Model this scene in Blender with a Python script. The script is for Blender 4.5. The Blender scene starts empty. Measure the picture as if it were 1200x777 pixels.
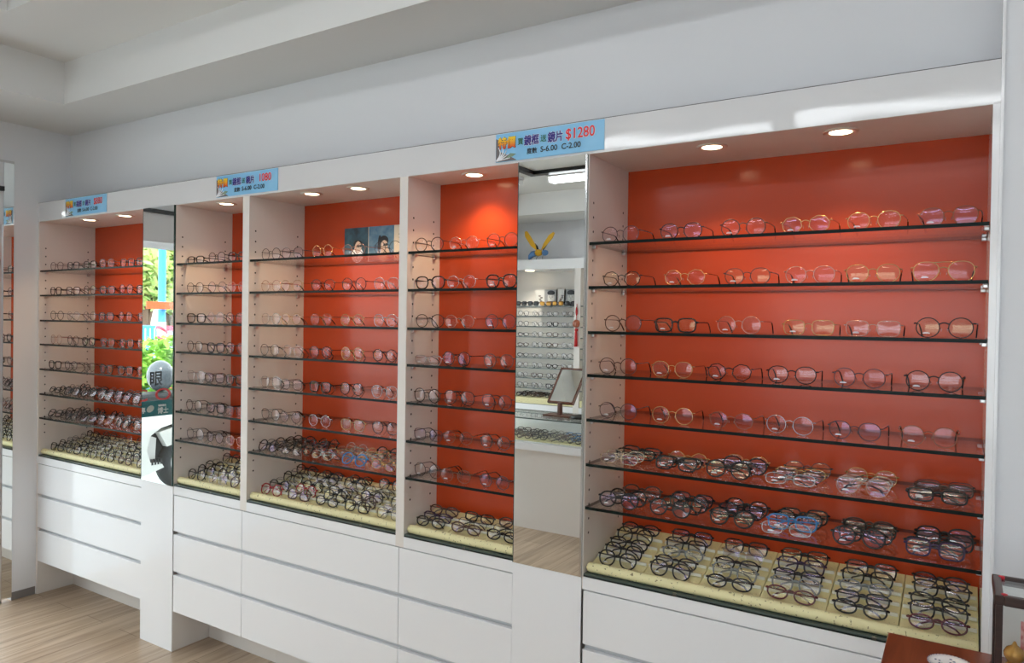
import bpy, math, random
from mathutils import Vector, Matrix
random.seed(7)
SC = bpy.context.scene
COL = SC.collection
PI = math.pi

# ------------------------------------------------------------------ materials
def new_mat(name):
    m = bpy.data.materials.new(name); m.use_nodes = True
    nt = m.node_tree; nt.nodes.clear()
    return m, nt, nt.nodes.new('ShaderNodeOutputMaterial')

def pmat(name, col, rough=.5, metal=0., spec=.5, coat=0., bump=None, speck=None, mottle=None):
    m, nt, out = new_mat(name)
    b = nt.nodes.new('ShaderNodeBsdfPrincipled')
    b.inputs['Base Color'].default_value = (*col, 1)
    b.inputs['Roughness'].default_value = rough
    b.inputs['Metallic'].default_value = metal
    b.inputs['Specular IOR Level'].default_value = spec
    b.inputs['Coat Weight'].default_value = coat
    b.inputs['Coat Roughness'].default_value = .05
    nt.links.new(b.outputs[0], out.inputs[0])
    tc = nt.nodes.new('ShaderNodeTexCoord')
    if bump:                      # (scale, strength, stretch)
        mp = nt.nodes.new('ShaderNodeMapping'); mp.inputs['Scale'].default_value = bump[2]
        n = nt.nodes.new('ShaderNodeTexNoise'); n.inputs['Scale'].default_value = bump[0]; n.inputs['Detail'].default_value = 1
        bp = nt.nodes.new('ShaderNodeBump'); bp.inputs['Strength'].default_value = bump[1]; bp.inputs['Distance'].default_value = .01
        nt.links.new(tc.outputs['Object'], mp.inputs[0]); nt.links.new(mp.outputs[0], n.inputs[0])
        nt.links.new(n.outputs[0], bp.inputs['Height']); nt.links.new(bp.outputs[0], b.inputs['Normal'])
        if coat: nt.links.new(bp.outputs[0], b.inputs['Coat Normal'])
    if speck:                     # (colour, scale, threshold)
        n = nt.nodes.new('ShaderNodeTexNoise'); n.inputs['Scale'].default_value = speck[1]; n.inputs['Detail'].default_value = 2
        r = nt.nodes.new('ShaderNodeValToRGB'); r.color_ramp.elements[0].position = speck[2]; r.color_ramp.elements[1].position = speck[2] + .03
        r.color_ramp.elements[0].color = (*col, 1); r.color_ramp.elements[1].color = (*speck[0], 1)
        nt.links.new(tc.outputs['Object'], n.inputs[0]); nt.links.new(n.outputs[0], r.inputs[0]); nt.links.new(r.outputs[0], b.inputs['Base Color'])
    if mottle:                    # (colour 2, scale)
        n = nt.nodes.new('ShaderNodeTexNoise'); n.inputs['Scale'].default_value = mottle[1]; n.inputs['Detail'].default_value = 4
        r = nt.nodes.new('ShaderNodeValToRGB'); r.color_ramp.elements[0].position = .35; r.color_ramp.elements[1].position = .65
        r.color_ramp.elements[0].color = (*col, 1); r.color_ramp.elements[1].color = (*mottle[0], 1)
        nt.links.new(tc.outputs['Object'], n.inputs[0]); nt.links.new(n.outputs[0], r.inputs[0]); nt.links.new(r.outputs[0], b.inputs['Base Color'])
    return m

def emat(name, col, strength):
    m, nt, out = new_mat(name)
    e = nt.nodes.new('ShaderNodeEmission'); e.inputs[0].default_value = (*col, 1); e.inputs[1].default_value = strength
    nt.links.new(e.outputs[0], out.inputs[0])
    return m

def glassy(name, trans, gloss, base, mul, rough=0.0, ior=1.5):
    m, nt, out = new_mat(name)
    t = nt.nodes.new('ShaderNodeBsdfTransparent'); t.inputs[0].default_value = (*trans, 1)
    g = nt.nodes.new('ShaderNodeBsdfGlossy'); g.inputs['Color'].default_value = (*gloss, 1); g.inputs['Roughness'].default_value = rough
    f = nt.nodes.new('ShaderNodeLayerWeight'); f.inputs[0].default_value = .5
    w = nt.nodes.new('ShaderNodeMath'); w.operation = 'POWER'; w.inputs[1].default_value = 5
    a = nt.nodes.new('ShaderNodeMath'); a.operation = 'MULTIPLY_ADD'; a.use_clamp = True
    a.inputs[1].default_value = mul; a.inputs[2].default_value = base
    nt.links.new(f.outputs['Facing'], w.inputs[0])
    x = nt.nodes.new('ShaderNodeMixShader')
    nt.links.new(w.outputs[0], a.inputs[0]); nt.links.new(a.outputs[0], x.inputs[0])
    nt.links.new(t.outputs[0], x.inputs[1]); nt.links.new(g.outputs[0], x.inputs[2]); nt.links.new(x.outputs[0], out.inputs[0])
    return m

def mirror_mat(name, col):
    m, nt, out = new_mat(name)
    g = nt.nodes.new('ShaderNodeBsdfGlossy'); g.inputs['Color'].default_value = (*col, 1); g.inputs['Roughness'].default_value = 0
    nt.links.new(g.outputs[0], out.inputs[0])
    return m

def plank_mat():
    m, nt, out = new_mat('oak_planks')
    b = nt.nodes.new('ShaderNodeBsdfPrincipled'); b.inputs['Roughness'].default_value = .33
    tc = nt.nodes.new('ShaderNodeTexCoord')
    mp = nt.nodes.new('ShaderNodeMapping'); mp.inputs['Rotation'].default_value = (0, 0, PI/2)
    br = nt.nodes.new('ShaderNodeTexBrick'); br.inputs['Scale'].default_value = 1; br.inputs['Brick Width'].default_value = 1.25
    br.inputs['Row Height'].default_value = .155; br.inputs['Mortar Size'].default_value = .0016
    br.inputs['Color1'].default_value = (.47, .355, .25, 1); br.inputs['Color2'].default_value = (.56, .435, .315, 1); br.inputs['Mortar'].default_value = (.22, .14, .085, 1)
    mp2 = nt.nodes.new('ShaderNodeMapping'); mp2.inputs['Scale'].default_value = (14, .9, 1)
    n = nt.nodes.new('ShaderNodeTexNoise'); n.inputs['Scale'].default_value = 1.6; n.inputs['Detail'].default_value = 7; n.inputs['Distortion'].default_value = .8
    r = nt.nodes.new('ShaderNodeValToRGB'); r.color_ramp.elements[0].position = .32; r.color_ramp.elements[1].position = .7
    r.color_ramp.elements[0].color = (.66, .60, .55, 1); r.color_ramp.elements[1].color = (1.1, 1.1, 1.1, 1)
    mx = nt.nodes.new('ShaderNodeMix'); mx.data_type = 'RGBA'; mx.blend_type = 'MULTIPLY'; mx.inputs[0].default_value = 1
    L = nt.links.new
    L(tc.outputs['Object'], mp.inputs[0]); L(mp.outputs[0], br.inputs[0]); L(tc.outputs['Object'], mp2.inputs[0]); L(mp2.outputs[0], n.inputs[0])
    L(n.outputs[0], r.inputs[0]); L(br.outputs[0], mx.inputs[6]); L(r.outputs[0], mx.inputs[7]); L(mx.outputs[2], b.inputs['Base Color']); L(b.outputs[0], out.inputs[0])
    return m

def wood_mat(name, c1, c2, rough, axis_scale):
    m, nt, out = new_mat(name)
    b = nt.nodes.new('ShaderNodeBsdfPrincipled'); b.inputs['Roughness'].default_value = rough
    tc = nt.nodes.new('ShaderNodeTexCoord'); mp = nt.nodes.new('ShaderNodeMapping'); mp.inputs['Scale'].default_value = axis_scale
    n = nt.nodes.new('ShaderNodeTexNoise'); n.inputs['Scale'].default_value = 3; n.inputs['Detail'].default_value = 6; n.inputs['Distortion'].default_value = 1
    r = nt.nodes.new('ShaderNodeValToRGB'); r.color_ramp.elements[0].position = .35; r.color_ramp.elements[1].position = .68
    r.color_ramp.elements[0].color = (*c1, 1); r.color_ramp.elements[1].color = (*c2, 1)
    L = nt.links.new
    L(tc.outputs['Object'], mp.inputs[0]); L(mp.outputs[0], n.inputs[0]); L(n.outputs[0], r.inputs[0]); L(r.outputs[0], b.inputs['Base Color']); L(b.outputs[0], out.inputs[0])
    return m

def gradient_z_mat(name, c_low, c_high, z0, z1):   # a print's own two-colour lettering
    m, nt, out = new_mat(name)
    b = nt.nodes.new('ShaderNodeBsdfPrincipled'); b.inputs['Roughness'].default_value = .4
    tc = nt.nodes.new('ShaderNodeTexCoord'); sp = nt.nodes.new('ShaderNodeSeparateXYZ'); mr = nt.nodes.new('ShaderNodeMapRange')
    mr.inputs[1].default_value = z0; mr.inputs[2].default_value = z1
    r = nt.nodes.new('ShaderNodeValToRGB'); r.color_ramp.elements[0].color = (*c_low, 1); r.color_ramp.elements[1].color = (*c_high, 1)
    L = nt.links.new
    L(tc.outputs['Object'], sp.inputs[0]); L(sp.outputs[2], mr.inputs[0]); L(mr.outputs[0], r.inputs[0]); L(r.outputs[0], b.inputs['Base Color']); L(b.outputs[0], out.inputs[0])
    return m

M = {}
M['wall'] = pmat('wall_paint', (.77, .78, .805), .6, spec=.3)
M['ceil'] = pmat('ceiling_paint', (.77, .77, .76), .6, spec=.3)
M['gloss'] = pmat('white_gloss_laminate', (.86, .865, .885), .10, bump=(2.2, .022, (1, 1, 1)))
M['fascia'] = pmat('white_gloss_fascia', (.70, .70, .71), .045, spec=.5, bump=(3.0, .10, (1, 1, 2.5)))
M['matte'] = pmat('white_melamine', (.77, .725, .685), .42)
M['groove'] = pmat('drawer_groove', (.60, .61, .63), .4)
M['strip_dark'] = pmat('dark_fascia_strip', (.06, .06, .065), .6)
M['hole'] = pmat('peg_hole', (.03, .025, .025), .7)
M['orange'] = pmat('orange_laminate', (.52, .062, .016), .2, spec=.38)
M['shelf'] = glassy('shelf_glass', (.983, .992, .987), (1, 1, 1), .035, .9)
M['edge'] = pmat('shelf_glass_edge', (.006, .012, .010), .3, spec=.12)
M['edge2'] = pmat('base_glass_edge', (.07, .095, .088), .2)
M['pane'] = glassy('window_glass', (.97, .985, .98), (1, 1, 1), .03, .9)
M['case_glass'] = glassy('case_glass', (.97, .98, .975), (1, 1, 1), .04, .9)
M['mirror'] = mirror_mat('mirror_silver', (.90, .92, .90))
M['chrome'] = pmat('chrome', (.72, .73, .74), .12, 1)
M['steel'] = pmat('brushed_steel', (.62, .62, .62), .3, 1)
M['darkedge'] = pmat('mirror_edge_green', (.02, .05, .045), .2)
M['black'] = pmat('black_metal', (.012, .012, .013), .35)
M['cream'] = pmat('cream_speckled_leatherette', (.80, .74, .42), .55, speck=((.22, .18, .08), 120, .655))
M['cream2'] = pmat('cream_tray_lining', (.76, .70, .38), .6, speck=((.45, .38, .18), 190, .68))
M['bar'] = pmat('tray_divider', (.78, .77, .66), .35)
M['floor'] = plank_mat()
M['wood'] = wood_mat('red_brown_table_wood', (.15, .038, .016), (.24, .066, .028), .28, (12, 1.2, 4))
M['darkwood'] = wood_mat('dark_case_wood', (.022, .010, .009), (.045, .020, .016), .3, (3, 3, 20))
M['brownwood'] = wood_mat('brown_mirror_wood', (.10, .035, .02), (.16, .06, .035), .35, (8, 8, 8))
M['porcelain'] = pmat('white_porcelain', (.80, .81, .84), .12, coat=.5)
M['blueglaze'] = pmat('blue_glaze', (.035, .06, .22), .2)
M['gold'] = pmat('gold_ornament', (.72, .40, .08), .25, 1)
M['goldpaint'] = pmat('ochre_gold_lacquer', (.50, .24, .03), .25, .4)
M['redpad'] = pmat('red_pad', (.55, .01, .03), .5)
M['redcard'] = pmat('red_card', (.55, .08, .10), .6, mottle=((.8, .45, .45), 70))
M['signblue'] = pmat('sign_light_blue', (.20, .50, .78), .35, mottle=((.30, .60, .85), 5))
M['navy'] = pmat('sign_navy', (.03, .02, .22), .4)
M['signred'] = pmat('sign_red', (.75, .02, .03), .4)
M['signgreen'] = pmat('sign_green', (.02, .14, .07), .4)
M['signblack'] = pmat('sign_black', (.01, .01, .015), .4)
M['signwhite'] = pmat('sign_white', (.85, .86, .90), .4)
M['signyellow'] = gradient_z_mat('sign_yellow_red', (.75, .03, .01), (.95, .72, .02), -.004, .036)
M['signgrey'] = pmat('sign_grey', (.16, .14, .14), .4)
M['signleaf'] = pmat('sign_leaf', (.22, .32, .22), .4)
M['tube'] = emat('fluorescent_tube', (.93, .97, 1.0), 7)
M['lamp'] = emat('downlight_lens', (1.0, .80, .52), 7)
M['trimring'] = pmat('downlight_ring', (.75, .72, .66), .3, .6)
M['sticker'] = pmat('lens_sticker', (.85, .85, .86), .4)
M['red'] = pmat('red_silk', (.50, .012, .015), .5)
M['tasselwood'] = pmat('carved_red_brown_bead', (.35, .10, .05), .4)
M['yellow'] = pmat('yellow_lacquer', (.72, .40, .02), .3)
M['blue'] = pmat('blue_lacquer', (.10, .22, .45), .35)
M['teal'] = pmat('teal_banner', (.0, .17, .21), .4)
M['stickred'] = pmat('window_red', (.70, .01, .01), .4)
M['grey'] = pmat('portrait_grey', (.32, .32, .33), .6)
M['lightgrey'] = pmat('portrait_light', (.66, .65, .63), .6)
M['posterdark'] = pmat('poster_dark_teal', (.012, .03, .045), .35, mottle=((.03, .10, .15), 22))
M['posterblue'] = pmat('poster_blue', (.06, .16, .28), .35, mottle=((.16, .28, .38), 30))
M['postercream'] = pmat('poster_cream', (.80, .70, .55), .45)
M['skin'] = pmat('poster_skin', (.62, .47, .38), .5)
M['asphalt'] = pmat('street_concrete', (.62, .63, .63), .8, mottle=((.55, .56, .57), 2))
M['foliage'] = pmat('leaves', (.16, .40, .035), .6, mottle=((.34, .60, .07), 5))
M['foliage2'] = pmat('tree_leaves', (.30, .50, .14), .6, mottle=((.55, .70, .25), 3))
M['bark'] = pmat('bark', (.16, .11, .07), .8)
M['scooter'] = pmat('scooter_white', (.80, .80, .76), .2, coat=.5)
M['rubber'] = pmat('black_rubber', (.02, .022, .024), .6)
M['helmet'] = pmat('grey_shield', (.07, .085, .10), .15, coat=.3)
M['poleblue'] = pmat('pole_blue', (.06, .36, .75), .4)
M['whitepaint'] = pmat('white_paint', (.85, .85, .85), .4)
M['signorange'] = pmat('road_sign_orange', (.80, .09, .012), .4)
M['carred'] = pmat('car_red', (.75, .05, .10), .2, coat=.6)
M['carglass'] = pmat('car_glass', (.25, .32, .40), .08)
M['building'] = pmat('building_pale', (.72, .66, .60), .8)
M['winblue'] = pmat('building_window', (.35, .45, .52), .3)
M['wall_foot'] = pmat('dark_wall_foot', (.22, .20, .19), .8)

# glasses materials
GC = {
 'black': pmat('frame_black', (.008, .008, .009), .25), 'brown': pmat('frame_brown', (.07, .028, .016), .28),
 'gold': pmat('frame_gold', (.58, .37, .15), .25, 1), 'rose gold': pmat('frame_rose_gold', (.55, .31, .24), .25, 1),
 'gunmetal': pmat('frame_gunmetal', (.035, .035, .04), .28, .6), 'silver': pmat('frame_silver', (.48, .48, .48), .22, 1),
 'copper': pmat('frame_copper', (.28, .11, .055), .3, .8), 'grey': pmat('frame_translucent_grey', (.22, .23, .23), .2),
 'clear': glassy('frame_clear', (.86, .85, .80), (1, 1, 1), .12, .8), 'burgundy': pmat('frame_burgundy', (.09, .008, .016), .2, coat=.4),
 'red': pmat('frame_red', (.32, .02, .025), .25), 'blue': pmat('frame_blue', (.05, .20, .45), .25),
 'purple': pmat('frame_purple', (.035, .015, .05), .22), 'champagne': pmat('frame_champagne', (.75, .66, .48), .25, .9),
}
LENS = {
 'pink': glassy('lens_pink_coating', (.985, .97, .98), (1.0, .78, .88), .024, .6),
 'white': glassy('lens_clear_coating', (.985, .985, .985), (1.0, .90, .95), .034, .6),
 'violet': glassy('lens_violet_coating', (.975, .97, .985), (.80, .66, 1.0), .034, .6),
 'amber': glassy('lens_amber_coating', (.985, .98, .965), (1.0, .90, .60), .034, .6),
}
M['pad'] = glassy('nose_pad_silicone', (.85, .84, .82), (1, 1, 1), .10, .8)

# ------------------------------------------------------------------ mesh builder
class MB:
    def __init__(s): s.v = []; s.f = []; s.m = []; s.mats = []
    def mi(s, mat):
        if mat not in s.mats: s.mats.append(mat)
        return s.mats.index(mat)
    def add(s, vs, fs, mat):
        o = len(s.v); k = s.mi(mat); s.v += [tuple(p) for p in vs]
        for f in fs: s.f.append(tuple(i + o for i in f)); s.m.append(k)
        return s
    def box(s, a, b, mat, bevel=0):
        (x0, y0, z0), (x1, y1, z1) = a, b
        x0, x1 = min(x0, x1), max(x0, x1); y0, y1 = min(y0, y1), max(y0, y1); z0, z1 = min(z0, z1), max(z0, z1)
        if bevel <= 0:
            vs = [(x0,y0,z0),(x1,y0,z0),(x1,y1,z0),(x0,y1,z0),(x0,y0,z1),(x1,y0,z1),(x1,y1,z1),(x0,y1,z1)]
            return s.add(vs, [(0,3,2,1),(4,5,6,7),(0,1,5,4),(1,2,6,5),(2,3,7,6),(3,0,4,7)], mat)
        e = min(bevel, (x1-x0)/3, (y1-y0)/3, (z1-z0)/3)
        import bmesh
        bm = bmesh.new(); bmesh.ops.create_cube(bm, size=1)
        for v in bm.verts: v.co = ((x0+x1)/2+v.co.x*(x1-x0), (y0+y1)/2+v.co.y*(y1-y0), (z0+z1)/2+v.co.z*(z1-z0))
        bmesh.ops.bevel(bm, geom=bm.edges[:], offset=e, segments=2, affect='EDGES', profile=.5)
        bm.verts.index_update()
        s.add([v.co[:] for v in bm.verts], [tuple(v.index for v in f.verts) for f in bm.faces], mat); bm.free()
        return s
    def tube(s, path, r, mat, n=6, closed=False, caps=True, flat=1.0, up=None):
        P = [Vector(p) for p in path]; N = len(P); R = r if isinstance(r, (list, tuple)) else [r]*N
        vs = []; prev = None
        for i, p in enumerate(P):
            if closed: t = P[(i+1) % N] - P[i-1]
            else: t = P[min(i+1, N-1)] - P[max(i-1, 0)]
            t = t.normalized() if t.length > 1e-9 else Vector((0,0,1))
            if up is not None: u = Vector(up)
            elif prev is not None: u = prev
            else: u = Vector((0,0,1)) if abs(t.z) < .9 else Vector((0,1,0))
            a = t.cross(u)
            if a.length < 1e-6: a = t.cross(Vector((1,0,0)))
            a.normalize(); b = a.cross(t).normalized(); prev = b
            for k in range(n):
                th = 2*PI*k/n + PI/n
                vs.append(p + a*(math.cos(th)*R[i]*flat) + b*(math.sin(th)*R[i]))
        fs = []
        for i in range(N if closed else N-1):
            j = (i+1) % N
            for k in range(n):
                l = (k+1) % n
                fs.append((i*n+k, i*n+l, j*n+l, j*n+k))
        if not closed and caps:
            fs.append(tuple(range(n))[::1]); fs.append(tuple((N-1)*n+k for k in range(n))[::-1])
        return s.add(vs, fs, mat)
    def lathe(s, prof, c, mat, n=24, axis='z', caps=True):
        vs = []; fs = []
        for r, h in prof:
            for k in range(n):
                th = 2*PI*k/n; p = (r*math.cos(th), r*math.sin(th), h)
                if axis == 'y': p = (p[0], p[2], p[1])
                if axis == 'x': p = (p[2], p[0], p[1])
                vs.append((c[0]+p[0], c[1]+p[1], c[2]+p[2]))
        for i in range(len(prof)-1):
            for k in range(n):
                l = (k+1) % n; fs.append((i*n+k, i*n+l, (i+1)*n+l, (i+1)*n+k))
        if caps: fs.append(tuple(range(n))[::-1]); fs.append(tuple((len(prof)-1)*n+k for k in range(n)))
        return s.add(vs, fs, mat)
    def ball(s, c, r, mat, n=14, k=9):
        rx, ry, rz = r if isinstance(r, (tuple, list)) else (r, r, r)
        vs = []; fs = []
        for i in range(1, k):
            ph = PI*i/k
            for j in range(n):
                th = 2*PI*j/n; vs.append((c[0]+rx*math.sin(ph)*math.cos(th), c[1]+ry*math.sin(ph)*math.sin(th), c[2]+rz*math.cos(ph)))
        for i in range(k-2):
            for j in range(n):
                l = (j+1) % n; fs.append((i*n+j, (i+1)*n+j, (i+1)*n+l, i*n+l))
        a = len(vs); vs += [(c[0], c[1], c[2]+rz), (c[0], c[1], c[2]-rz)]
        for j in range(n):
            l = (j+1) % n; fs.append((a, j, l)); fs.append((a+1, (k-2)*n+l, (k-2)*n+j))
        return s.add(vs, fs, mat)
    def prism(s, outline, y0, y1, mat):        # outline of (x, z), extruded along y
        n = len(outline); vs = [(x, y0, z) for x, z in outline] + [(x, y1, z) for x, z in outline]
        fs = [tuple(range(n)), tuple(range(2*n-1, n-1, -1))] + [(i, n+i, n+(i+1) % n, (i+1) % n) for i in range(n)]
        return s.add(vs, fs, mat)
    def xform(s, mtx):
        s.v = [tuple(mtx @ Vector(p)) for p in s.v]; return s
    def mesh(s, name, smooth=False):
        me = bpy.data.meshes.new(name); me.from_pydata(s.v, [], s.f)
        for m in s.mats: me.materials.append(m)
        for p, k in zip(me.polygons, s.m): p.material_index = k; p.use_smooth = smooth
        me.update(); return me
    def build(s, name, parent=None, smooth=False):
        if parent is not None:
            L = parent_world(parent); s.v = [(p[0]-L[0], p[1]-L[1], p[2]-L[2]) for p in s.v]
        o = bpy.data.objects.new(name, s.mesh(name, smooth)); COL.objects.link(o)
        if parent is not None: o.parent = parent
        return o

def parent_world(o):
    L = Vector(o.location)
    while o.parent is not None: o = o.parent; L += Vector(o.location)
    return L

def thing(name, label, cat, loc=(0, 0, 0), group=None):
    o = bpy.data.objects.new(name, None); COL.objects.link(o); o.location = loc; o.empty_display_size = .05
    o['label'] = label; o['category'] = cat
    if group: o['group'] = group
    return o
def tag(o, label, cat, group=None, kind=None):
    o['label'] = label; o['category'] = cat
    if group: o['group'] = group
    if kind: o['kind'] = kind
    return o
def struct(o): o['kind'] = 'structure'; return o
def B1(name, a, b, mat, parent=None, bevel=0): return MB().box(a, b, mat, bevel).build(name, parent)

def text_mb(body, size, mat, extrude=.0006, bold=.0, sx=1.0, align='LEFT', shear=0.0):
    cu = bpy.data.curves.new('t', 'FONT'); cu.body = body; cu.size = size; cu.extrude = extrude; cu.align_x = align
    cu.shear = shear; cu.resolution_u = 4
    o = bpy.data.objects.new('t', cu); COL.objects.link(o)
    bpy.context.view_layer.update()
    dg = bpy.context.evaluated_depsgraph_get()
    me = bpy.data.meshes.new_from_object(o.evaluated_get(dg))
    mb = MB(); n = 8 if bold > 0 else 1
    for q in range(n):
        dx, dy = (bold*math.cos(2*PI*q/n), bold*math.sin(2*PI*q/n)) if bold > 0 else (0, 0)
        mb.add([(v.co.x*sx+dx, v.co.y+dy, v.co.z+q*1.5e-5) for v in me.vertices], [tuple(p.vertices) for p in me.polygons], mat)
    bpy.data.objects.remove(o); bpy.data.curves.remove(cu); bpy.data.meshes.remove(me)
    return mb
def wall_text(mb, x, y, z):                     # lettering standing up, read from -y
    return mb.xform(Matrix.Translation((x, y, z)) @ Matrix.Rotation(PI/2, 4, 'X'))

# ------------------------------------------------------------------ dimensions (metres)
XL, XR = -3.499, 1.087
DEP, DEP4 = .3137, .1975
ZT, ZB, ZF = 2.1437, .7974, 2.25
KICK = .198
BAYS = {1: (-3.483, -2.446, DEP), 2: (-2.181, -1.690, DEP), 3: (-1.647, -.785, DEP), 4: (-.746, -.263, DEP4), 5: (0.0, 1.0655, DEP)}
SEAM = {1: (-3.483, -2.448), 2: (-2.179, -1.6765), 3: (-1.6735, -.7695), 4: (-.7665, -.265), 5: (.002, 1.066)}
BAYTXT = {1: 'far left bay', 2: 'narrow bay beside slim mirror', 3: 'middle bay', 4: 'bay left of large mirror', 5: 'widest bay'}
SH = [1.865, 1.725, 1.582, 1.445, 1.303, 1.160, 1.022]      # shelf tops
DZ = [(.5826, .7535), (.388, .565), (.194, .370)]
ORD = ['first', 'second', 'third', 'fourth', 'fifth', 'sixth', 'seventh', 'eighth']

# ------------------------------------------------------------------ room shell
struct(B1('floor', (XL-.06, -4.75, -.05), (3.0, .35, 0), M['floor']))
struct(B1('wall_back', (XL-.15, DEP+.02, 0), (XR, .45, 2.25), M['wall']))
struct(B1('wall_upper', (XL, .174, 2.2505), (XR, .45, 2.6745), M['wall']))
struct(B1('wall_right', (XR, -.004, 0), (3.0, .45, 2.6745), M['wall']))
struct(B1('trim_1', (XR-.0065, -.012, 0), (XR, .05, 2.6745), M['gloss']))
struct(B1('wall_end', (3.0, -4.75, -.05), (3.15, .45, 3.2), M['wall']))
struct(B1('wall_left', (XL-.15, -.126, 0), (XL, .45, 2.6745), M['wall']))
struct(MB().box((XL-.15, -4.75, 0), (-.60, -4.60, 2.6745), M['wall']).box((2.6, -4.75, 0), (3.0, -4.60, 2.6745), M['wall'])
    .box((-.60, -4.75, 0), (2.6, -4.60, .80), M['wall']).box((-.60, -4.75, 2.15), (2.6, -4.60, 2.6745), M['wall']).build('wall_opposite'))
struct(B1('wall_corner', (XL-.15, -4.60, 0), (XL, -3.95, 2.6745), M['wall']))
struct(B1('wall_header', (XL-.15, -3.95, 2.1055), (XL, -.126, 2.6745), M['wall']))
B1('wall_foot_left', (XL-.001, -.126, 0), (XL+.0015, -.004, .045), M['wall_foot'])['kind'] = 'structure'  # thin dark strip along the foot of the left wall
cm = MB()
cm.box((XL-.15, -.178, 2.6745), (3.0, .45, 3.2), M['ceil'])
cm.box((XL-.15, -4.75, 2.6745), (3.0, -4.08, 3.2), M['ceil'])
cm.box((XL-.15, -4.08, 2.6745), (-2.858, -.178, 3.2), M['ceil'])
cm.box((-2.858, -.62, 2.884), (3.0, -.178, 3.2), M['ceil'])
cm.box((-2.858, -4.08, 2.884), (3.0, -2.2, 3.2), M['ceil'])
cm.box((-2.858, -2.2, 2.884), (-2.4215, -.62, 3.2), M['ceil'])
cm.box((1.6, -2.2, 2.884), (3.0, -.62, 3.2), M['ceil'])
cm.box((-2.4215, -2.2, 3.06), (1.6, -.62, 3.2), M['ceil'])
struct(cm.build('ceiling'))

# storefront opening in the left wall
w = struct(MB().box((XL-.045, -.205, 0), (XL-.005, -.178, 2.1055), M['steel']).build('window_1'))
B1('window_frame', (XL-.045, -2.25, 0), (XL-.005, -2.20, 2.1055), M['steel'], w)
B1('window_frame', (XL-.045, -3.95, 0), (XL-.005, -3.90, 2.1055), M['steel'], w)
B1('window_frame', (XL-.045, -3.90, 2.06), (XL-.005, -.205, 2.1055), M['steel'], w)
B1('pane', (XL-.030, -2.20, .0), (XL-.022, -.205, 2.06), M['pane'], w)
B1('pane', (XL-.030, -3.90, .0), (XL-.022, -2.25, 2.06), M['pane'], w)
w2 = struct(MB().box((-.60, -4.72, .80), (-.55, -4.64, 2.15), M['whitepaint']).box((2.55, -4.72, .80), (2.6, -4.64, 2.15), M['whitepaint']).build('window_2'))
for q in range(3): B1('window_frame', (.20+q*.79, -4.72, .80), (.235+q*.79, -4.64, 2.15), M['whitepaint'], w2)
for q in range(4): B1('window_bar', (-.55, -4.705, .85+q*.40), (2.55, -4.665, .885+q*.40), M['whitepaint'], w2)
B1('pane', (-.55, -4.686, .80), (2.55, -4.680, 2.15), M['pane'], w2)
struct(B1('ground', (XL-.06, -40, -.06), (30, -4.75, -.01), M['asphalt']))
struct(B1('trim_2', (XL, -3.0, 2.290), (XL+.02, -.18, 2.315), M['black']))
mp_ = thing('jamb_mirror', 'narrow mirror strip in a steel edge at the far left end of the wall', 'mirror', (XL, -.15, 0))
B1('glass', (XL-.02, -.176, .02), (XL+.003, -.126, 2.45), M['mirror'], mp_)
B1('edge_trim', (XL-.02, -.1785, .0), (XL+.005, -.176, 2.45), M['chrome'], mp_)
B1('head_panel', (XL-.02, -.215, 2.45), (XL+.004, -.126, 2.463), M['steel'], mp_)
ly = text_mb('眼', .105, M['signblack'], .0008, .002, .92)
ly.xform(Matrix.Translation((XL-.034, -.706, 1.160)) @ Matrix.Rotation(-PI/2, 4, 'Z') @ Matrix.Rotation(PI/2, 4, 'X'))
tag(ly.build('window_lettering'), 'black written character on the storefront glass, seen in the slim mirror', 'lettering')
ly = text_mb('C O N', .112, M['stickred'], .0008, .001, 1.35)
ly.xform(Matrix.Translation((XL-.034, -.594, 1.053)) @ Matrix.Rotation(-PI/2, 4, 'Z') @ Matrix.Rotation(PI/2, 4, 'X'))
tag(ly.build('window_lettering'), 'red capital letters on the storefront glass, seen in the slim mirror', 'lettering')
bt = thing('window_banner', 'teal banner with white characters on the storefront glass, seen in the slim mirror', 'banner', (XL-.032, -.75, .95))
B1('sheet', (XL-.0335, -1.15, .948), (XL-.0312, -.55, 1.052), M['teal'], bt)
def out_text(s, size, y, z, mat, nm, par, sx=1.0):
    t = text_mb(s, size, mat, .0018, .0010, sx)
    t.xform(Matrix.Translation((XL-.0323, y, z)) @ Matrix.Rotation(-PI/2, 4, 'Z') @ Matrix.Rotation(PI/2, 4, 'X')); return t.build(nm, par)
out_text('專', .042, -.640, .978, M['signwhite'], 'lettering', bt)
out_text('博士', .046, -.765, .966, M['signwhite'], 'lettering', bt, .85)
out_text('眼科視光', .014, -.77, 1.012, M['signwhite'], 'lettering', bt)
lf = MB().ball((XL-.0323, -.715, 1.0), (.0019, .035, .026), M['lightgrey'], 16, 8); lf.xform(Matrix.Translation((XL-.0323, -.715, 1.0)) @ Matrix.Rotation(-.6, 4, 'X') @ Matrix.Translation((-XL+.0323, .715, -1.0)))
lf.build('leaf_emblem', bt, True)

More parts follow.
